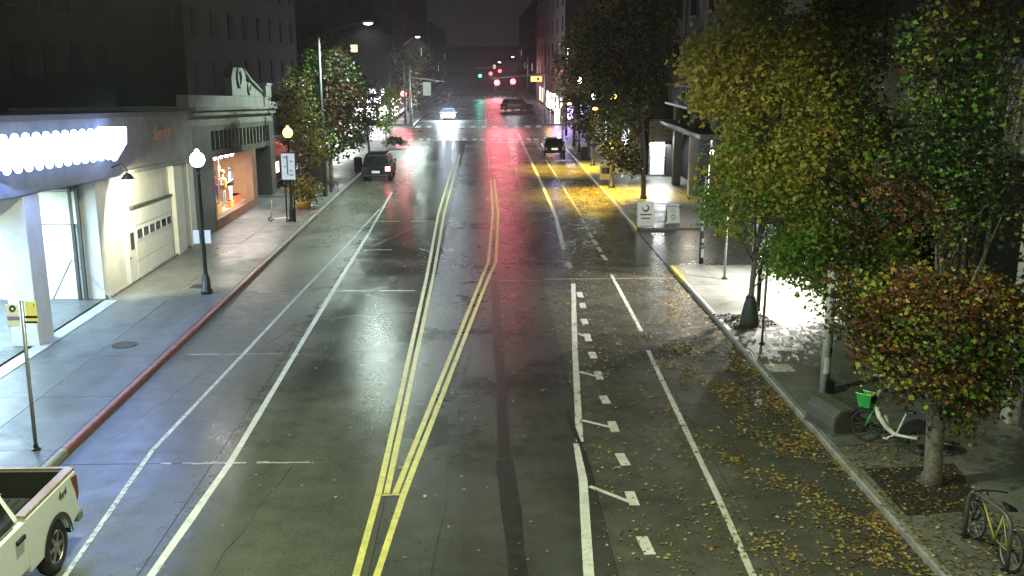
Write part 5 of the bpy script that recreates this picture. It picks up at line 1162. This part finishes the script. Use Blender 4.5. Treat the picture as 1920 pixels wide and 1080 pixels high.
p = G(1209, 426, SW); t = aframe('white folding sign with a round black emblem', p, .78, 1.22, [(-.27, .28, .60, .66, pk), (-.22, .22, .43, .49, pk), (-.25, .25, .30, .315, pg), (-.22, .22, .24, .255, pg), (-.3, .3, .09, .12, pk)], M_AF)
bd = [k for k in kids(t) if k.name.startswith('board')][0]
q = MB(); zc_ = .92
for k in range(20):
    a, b2 = R(-205)+R(285)*k/20, R(-205)+R(285)*(k+1)/20; th = .03+.055*math.sin(math.pi*k/20)
    def on(x, z): kk = (z-.05)/(1.17); return (x, -.30+.27*kk-.009, z)
    q.quad(on(.17*math.cos(a), zc_+.17*math.sin(a)), on(.17*math.cos(b2), zc_+.17*math.sin(b2)), on((.17-th)*math.cos(b2), zc_+(.17-th)*math.sin(b2)), on((.17-th)*math.cos(a), zc_+(.17-th)*math.sin(a)))
q.build('round_emblem', pk, bd)
p = G(1260, 419, SW); t = aframe('smaller pale folding sign with a blue ring emblem', p, .62, .98, [(-.27, .25, .82, .87, pbl), (-.1, .1, .70, .735, pbl), (-.14, .14, .58, .62, pbl)], M_AF2, R(4))
bd = [k for k in kids(t) if k.name.startswith('board')][0]; q = MB()
for k in range(18):
    a, b2 = 2*math.pi*k/18, 2*math.pi*(k+1)/18
    def on(x, z): kk = (z-.05)/(.93); return (x, -.30+.27*kk-.009, z)
    q.quad(on(.11*math.cos(a), .35+.14*math.sin(a)), on(.11*math.cos(b2), .35+.14*math.sin(b2)), on(.06*math.cos(b2), .35+.08*math.sin(b2)), on(.06*math.cos(a), .35+.08*math.sin(a)))
q.build('ring_emblem', pbl, bd)
# newspaper box and bins under the amber lamp
p = G(1134, 347, SW); t = thing('news_box', 'bluish newspaper box standing in the amber light', 'newspaper box', (p.x, p.y, SW))
q = MB(); q.box(-.33, .33, -.22, .22, .35, 1.2); q.build('case', mat('box_slate', (.10, .11, .15), .5), t, bevel=.02); q = MB(); q.box(-.24, .24, -.235, -.221, .75, 1.12); q.build('window', M_GLASS, t)
for x in (-.27, .27): q = MB(); q.box(x-.04, x+.04, -.2, .2, .05, .35); q.build('leg', M_BLKM, t)
q = MB(); q.box(-.38, .38, -.27, .27, 0, .05); q.build('base_plate', M_BLKM, t)
bin_('dark litter bin under the trees right of the amber lamp', G(1096, 300, SW), M_BLKM)
# pay station and posters along the right kerb, far
for k, (px, py, h_, lab) in enumerate([(1055, 262, 2.3, 'slim pay station with pale head left of the far right poles'), (1081, 290, 2.6, 'post with white and blue notices by the sedan'), (1103, 300, 2.5, 'post with a yellowish notice right of the sedan')]):
    p = G(px, py, SW); t = thing('notice_post', lab, 'post', (p.x, p.y, SW), group='notice posts along the right kerb')
    q = MB(); q.tube([(0, 0, 0), (0, 0, h_+1.0)], .06, 8); q.build('post', M_STEEL, t)
    q = MB(); q.box(-.28, .28, -.12, -.06, h_-.1, h_+.75); q.build('notice_board', [M_WHT, mat('notice_blue', (.3, .36, .6), .5), mat('notice_yel', (.5, .48, .25), .5)][k], t, bevel=.02); q = MB(); q.box(-.25, .25, -.125, -.121, h_-.02, h_+.25); q.build('notice', M_WHT, t)
# grey lying box
c = G(1572, 806, SW); t = thing('lying_box', 'dark grey rounded box lying on the pavement in front of the bicycle', 'utility box', (c.x-.05, c.y+.25, SW), R(14))
M_GBOX = mat('box_grey', (.085, .09, .075), .6, var=.2, bump=.2)
prof = [(-.33, .02), (-.36, .18), (-.34, .42), (-.2, .56), (.12, .58), (.30, .50), (.33, .3), (.33, .02)]
q = MB(); q.prism(prof, 'y', -.55, .5); q.build('shell', M_GBOX, t, bevel=.03)
q = MB(); q.prism([(x*.86+.01, z*.84+.03) for x, z in prof], 'y', -.562, -.551); q.build('end_cover', mat('box_grey_dark', (.05, .053, .045), .6), t); q = MB(); q.box(-.38, .36, -.58, .53, 0, .04); q.build('base_plate', M_GBOX, t, bevel=.01)

# ================================================================== BICYCLES
def bicycle(label, rear, front, kind, lean=0.0):
    d = (front-rear); L_ = d.length; rz = math.atan2(d.y, d.x)
    t = thing('bicycle', label, 'bicycle', (rear.x, rear.y, SW), rz)
    t.rotation_euler = (lean, 0, rz)
    r = .34; wb = 1.08
    share = kind == 'share'
    for nm, x in (('rear_wheel', 0), ('front_wheel', wb)):
        wt = MB().torus((x, 0, r), r-.025, .027 if share else .02, 'y', 36, 8).build(nm, M_RUB, t, True)
        q = MB(); q.torus((x, 0, r), r-.052, .011, 'y', 36, 6); q.build('rim', M_STEEL if not share else M_BLKM, wt, True)
        q = MB()
        for k in range(14):
            a = 2*math.pi*k/14; q.tube([(x+.02*math.cos(a+.6), .02 if k % 2 else -.02, r+.02*math.sin(a+.6)), (x+(r-.055)*math.cos(a), 0, r+(r-.055)*math.sin(a))], .0028, 4, cap=False)
        q.build('spokes', M_STEEL, wt); q = MB(); q.tube([(x, -.05, r), (x, .05, r)], .055 if share and x else .03, 12); q.build('hub', M_BLKM, wt)
    bb = (.46, 0, .30)
    if share:
        fm_ = mat('bike_white', (.68, .70, .66), .35, coat=.4); gm = mat('bike_green', (.03, .42, .09), .35, coat=.4)
        fmod = MB(); fmod.tube([(.92, 0, .78), (.84, 0, .60), (.68, 0, .42), (.5, 0, .31), (.42, 0, .30)], [.045, .055, .052, .048, .045], 10); fmod.tube([(.5, 0, .30), (.28, -.06, .32), (.0, -.07, r)], [.04, .032, .028], 8); fmod.tube([(.5, 0, .30), (.28, .06, .32), (.0, .07, r)], [.04, .032, .028], 8)
        fmod.build('frame', fm_, t, True)
        q = MB(); q.tube([(.44, 0, .32), (.30, 0, .78)], [.026, .022], 8); q.build('seat_tube', fm_, t, True)
        q = MB(); q.tube([(.72, -.0, .66), (.60, 0, .46)], .03, 8); q.build('battery_tube', mat('bike_grey', (.4, .4, .4), .4), t, True)
        q = MB(); q.tube([(.94, 0, .96), (.92, 0, .76), (.96, 0, .66)], .034, 10)
        for s in (-1, 1): q.tube([(.96, 0, .68), (.985, s*.055, .62), (wb, s*.06, r)], .018, 8)
        q.build('fork', gm, t, True)
        q = MB(); q.tube([(.94, 0, .95), (.90, 0, 1.06)], .02, 8); q.tube([(.78, -.30, 1.08), (.88, -.16, 1.1), (.91, 0, 1.06), (.88, .16, 1.1), (.78, .30, 1.08)], .013, 8); q.build('handlebar', mat('bar_silver', (.5, .5, .5), .3, .7), t, True)
        for s in (-1, 1): q = MB(); q.tube([(.80, s*.29, 1.082), (.70, s*.345, 1.07)], .019, 8); q.build('grip', M_BLKM, t, True)
        # basket
        q = MB(); z0, z1 = .74, 1.02
        q.add([(1.02, -.13, z0), (1.24, -.13, z0), (1.24, .13, z0), (1.02, .13, z0), (.99, -.18, z1), (1.31, -.18, z1), (1.31, .18, z1), (.99, .18, z1)], [(0,1,2,3), (0,4,5,1), (1,5,6,2), (2,6,7,3), (3,7,4,0)])
        o = q.build('basket', gm, t); sm = o.modifiers.new('thick', 'SOLIDIFY'); sm.thickness = .012
        q = MB(); q.tube([(.98, -.18, z1+.005), (1.31, -.18, z1+.005), (1.31, .18, z1+.005), (.98, .18, z1+.005), (.98, -.18, z1+.005)], .014, 6); q.build('basket_rim', gm, o)
        q = MB(); q.box(.93, 1.0, -.07, .07, .84, 1.02); q.build('head_unit', M_BLKM, t, bevel=.02)
        # rear fender and wheel cover
        q = MB()
        for s in (-1, 1):
            pts = [(r*1.12*math.cos(R(a)), s*.045, r+r*1.12*math.sin(R(a))) for a in range(-5, 171, 11)]+[(r*.45*math.cos(R(a)), s*.05, r+r*.45*math.sin(R(a))) for a in range(170, -6, -11)]
            q.add(pts, [tuple(range(len(pts)))])
        n_ = 17
        pts = [(r*1.12*math.cos(R(-5+11*k)), s*.045, r+r*1.12*math.sin(R(-5+11*k))) for k in range(n_) for s in (-1, 1)]
        q.add(pts, [(2*k, 2*k+1, 2*k+3, 2*k+2) for k in range(n_-1)]); q.build('rear_fender', M_BLKM, t)
        q = MB(); q.tube([(wb+(r+.04)*math.cos(R(a)), 0, r+(r+.04)*math.sin(R(a))) for a in range(20, 171, 15)], .022, 6); q.build('front_fender', M_BLKM, t, True)
        q = MB()
        for s in (-1, 1): q.tube([(.40, s*.03, .28), (.32, s*.13, .0)], .012, 6)
        q.build('kickstand', M_BLKM, t)
    else:
        fm_ = mat('bike_olive', (.38, .36, .07), .35, coat=.5)
        A_, S_, H1, H2 = Vector((0, 0, r)), Vector((.33, 0, .80)), Vector((.88, 0, .86)), Vector((.92, 0, .72)); B_ = Vector(bb)
        q = MB(); q.tube([S_, H1], .017, 8); q.tube([B_, H2], .019, 8); q.tube([B_, S_], .017, 8); q.tube([H1, H2], .022, 8)
        for s in (-1, 1): q.tube([A_+Vector((0, s*.06, 0)), B_], .011, 6); q.tube([A_+Vector((0, s*.06, 0)), S_+Vector((0, s*.015, -.03))], .010, 6)
        q.build('frame', fm_, t, True)
        q = MB()
        for s in (-1, 1): q.tube([H2, (.96, s*.05, .64), (wb, s*.05, r)], .013, 6)
        q.build('fork', M_BLKM, t, True)
        q = MB(); q.tube([H1, (.86, 0, .95)], .014, 6); q.tube([(.78, -.29, .97), (.86, -.1, .96), (.86, .1, .96), (.78, .29, .97)], .013, 6); q.build('handlebar', M_BLKM, t, True); q = MB(); q.tube([S_, (.30, 0, .92)], .014, 6); q.build('seat_tube', M_STEEL, t)
    sx, sz = (.28, .80) if share else (.29, .93)
    q = MB(); q.add([(sx-.16, -.09, sz), (sx-.16, .09, sz), (sx, .055, sz+.01), (sx+.15, .02, sz+.01), (sx+.15, -.02, sz+.01), (sx, -.055, sz+.01), (sx-.15, -.07, sz+.055), (sx-.15, .07, sz+.06), (sx, .045, sz+.055), (sx+.14, .015, sz+.045), (sx+.14, -.015, sz+.045), (sx, -.045, sz+.055)],
        [(0,1,2,3,4,5)[::-1], (6,7,8,9,10,11)]+[(i, (i+1) % 6, (i+1) % 6+6, i+6) for i in range(6)]); q.build('saddle', M_BLKM, t, bevel=.01)
    cr = MB().torus((bb[0], -.06, bb[2]), .09, .012, 'y', 20, 6).build('chainring', M_BLKM, t)
    for s in (-1, 1):
        q = MB(); q.tube([(bb[0], s*.07, bb[2]), (bb[0]+s*.14, s*.09, bb[2]-.08)], .013, 6); q.box(bb[0]+s*.14-.05, bb[0]+s*.14+.05, s*.09, s*.19, bb[2]-.095, bb[2]-.07); q.build('crank', M_BLKM if not share else MATS['bike_white'], t)
    return t
f_ = G(1628, 829, SW); r_ = G(1718, 852, SW); bicycle('shared bicycle with white frame and bright green basket behind the near tree trunk', r_, f_, 'share', R(6))
rk1, rk2 = G(1808, 1006, SW), G(1880, 1075, SW); rk2 = Vector((rk1.x+.12, rk1.y-1.15, SW))
t = thing('bike_rack', 'grey steel hoop bike rack at the bottom right corner', 'bike rack', (rk1.x, rk1.y, SW))
d = rk2-rk1; q = MB(); pts = [(0, 0, 0), (0, 0, .62)]+[(d.x*k_, d.y*k_, z_) for k_, z_ in ((.03, .76), (.1, .86), (.22, .90), (.5, .90), (.78, .90), (.9, .86), (.97, .76))]+[(d.x, d.y, .62), (d.x, d.y, 0)]
q.tube(pts, .038, 12); q.build('hoop', mat('rack_grey', (.12, .12, .115), .45, .4, var=.2), t, True)
for e in ((0, 0), (d.x, d.y)): q = MB(); q.lathe([(.09, 0), (.09, .015), (.05, .03)], (e[0], e[1], 0), 12); q.build('flange', M_BLKM, t)
bicycle('olive yellow bicycle locked to the hoop rack at the bottom right', Vector((rk2.x+.02, rk2.y+.02, SW)), Vector((rk1.x+.08, rk1.y+.32, SW)), 'road', R(4))

# ================================================================== NIGHT HAZE
q = MB(); q.box(-110, 110, -40, 470, -1.5, 26.0); hz = q.build('haze', None or bpy.data.materials.new('haze_air')); hz['kind'] = 'stuff'
hm = MATS['haze'] = bpy.data.materials['haze_air']; hm.use_nodes = True; nt = hm.node_tree; nt.nodes.remove(nt.nodes['Principled BSDF'])
pv = nt.nodes.new('ShaderNodeVolumePrincipled'); pv.inputs['Color'].default_value = (.9, .9, .92, 1); pv.inputs['Density'].default_value = .00024; pv.inputs['Anisotropy'].default_value = .72
nt.links.new(pv.outputs[0], nt.nodes['Material Output'].inputs['Volume'])

# overhead span wires at the crossings
for k, (x0, x1, y, z, lab) in enumerate([(-9.0, 7.2, 121.0, 7.3, 'thin overhead wire spanning the first crossing'), (-9.0, 8.0, 160.0, 8.0, 'thin overhead wire spanning the street beyond the crossing')]):
    q = MB(); q.tube([(x0+(x1-x0)*t_/10, y, z-.35*math.sin(math.pi*t_/10)) for t_ in range(11)], .014, 5); tag(q.build('span_wire', M_BLKM), lab, 'wire', 'overhead wires')
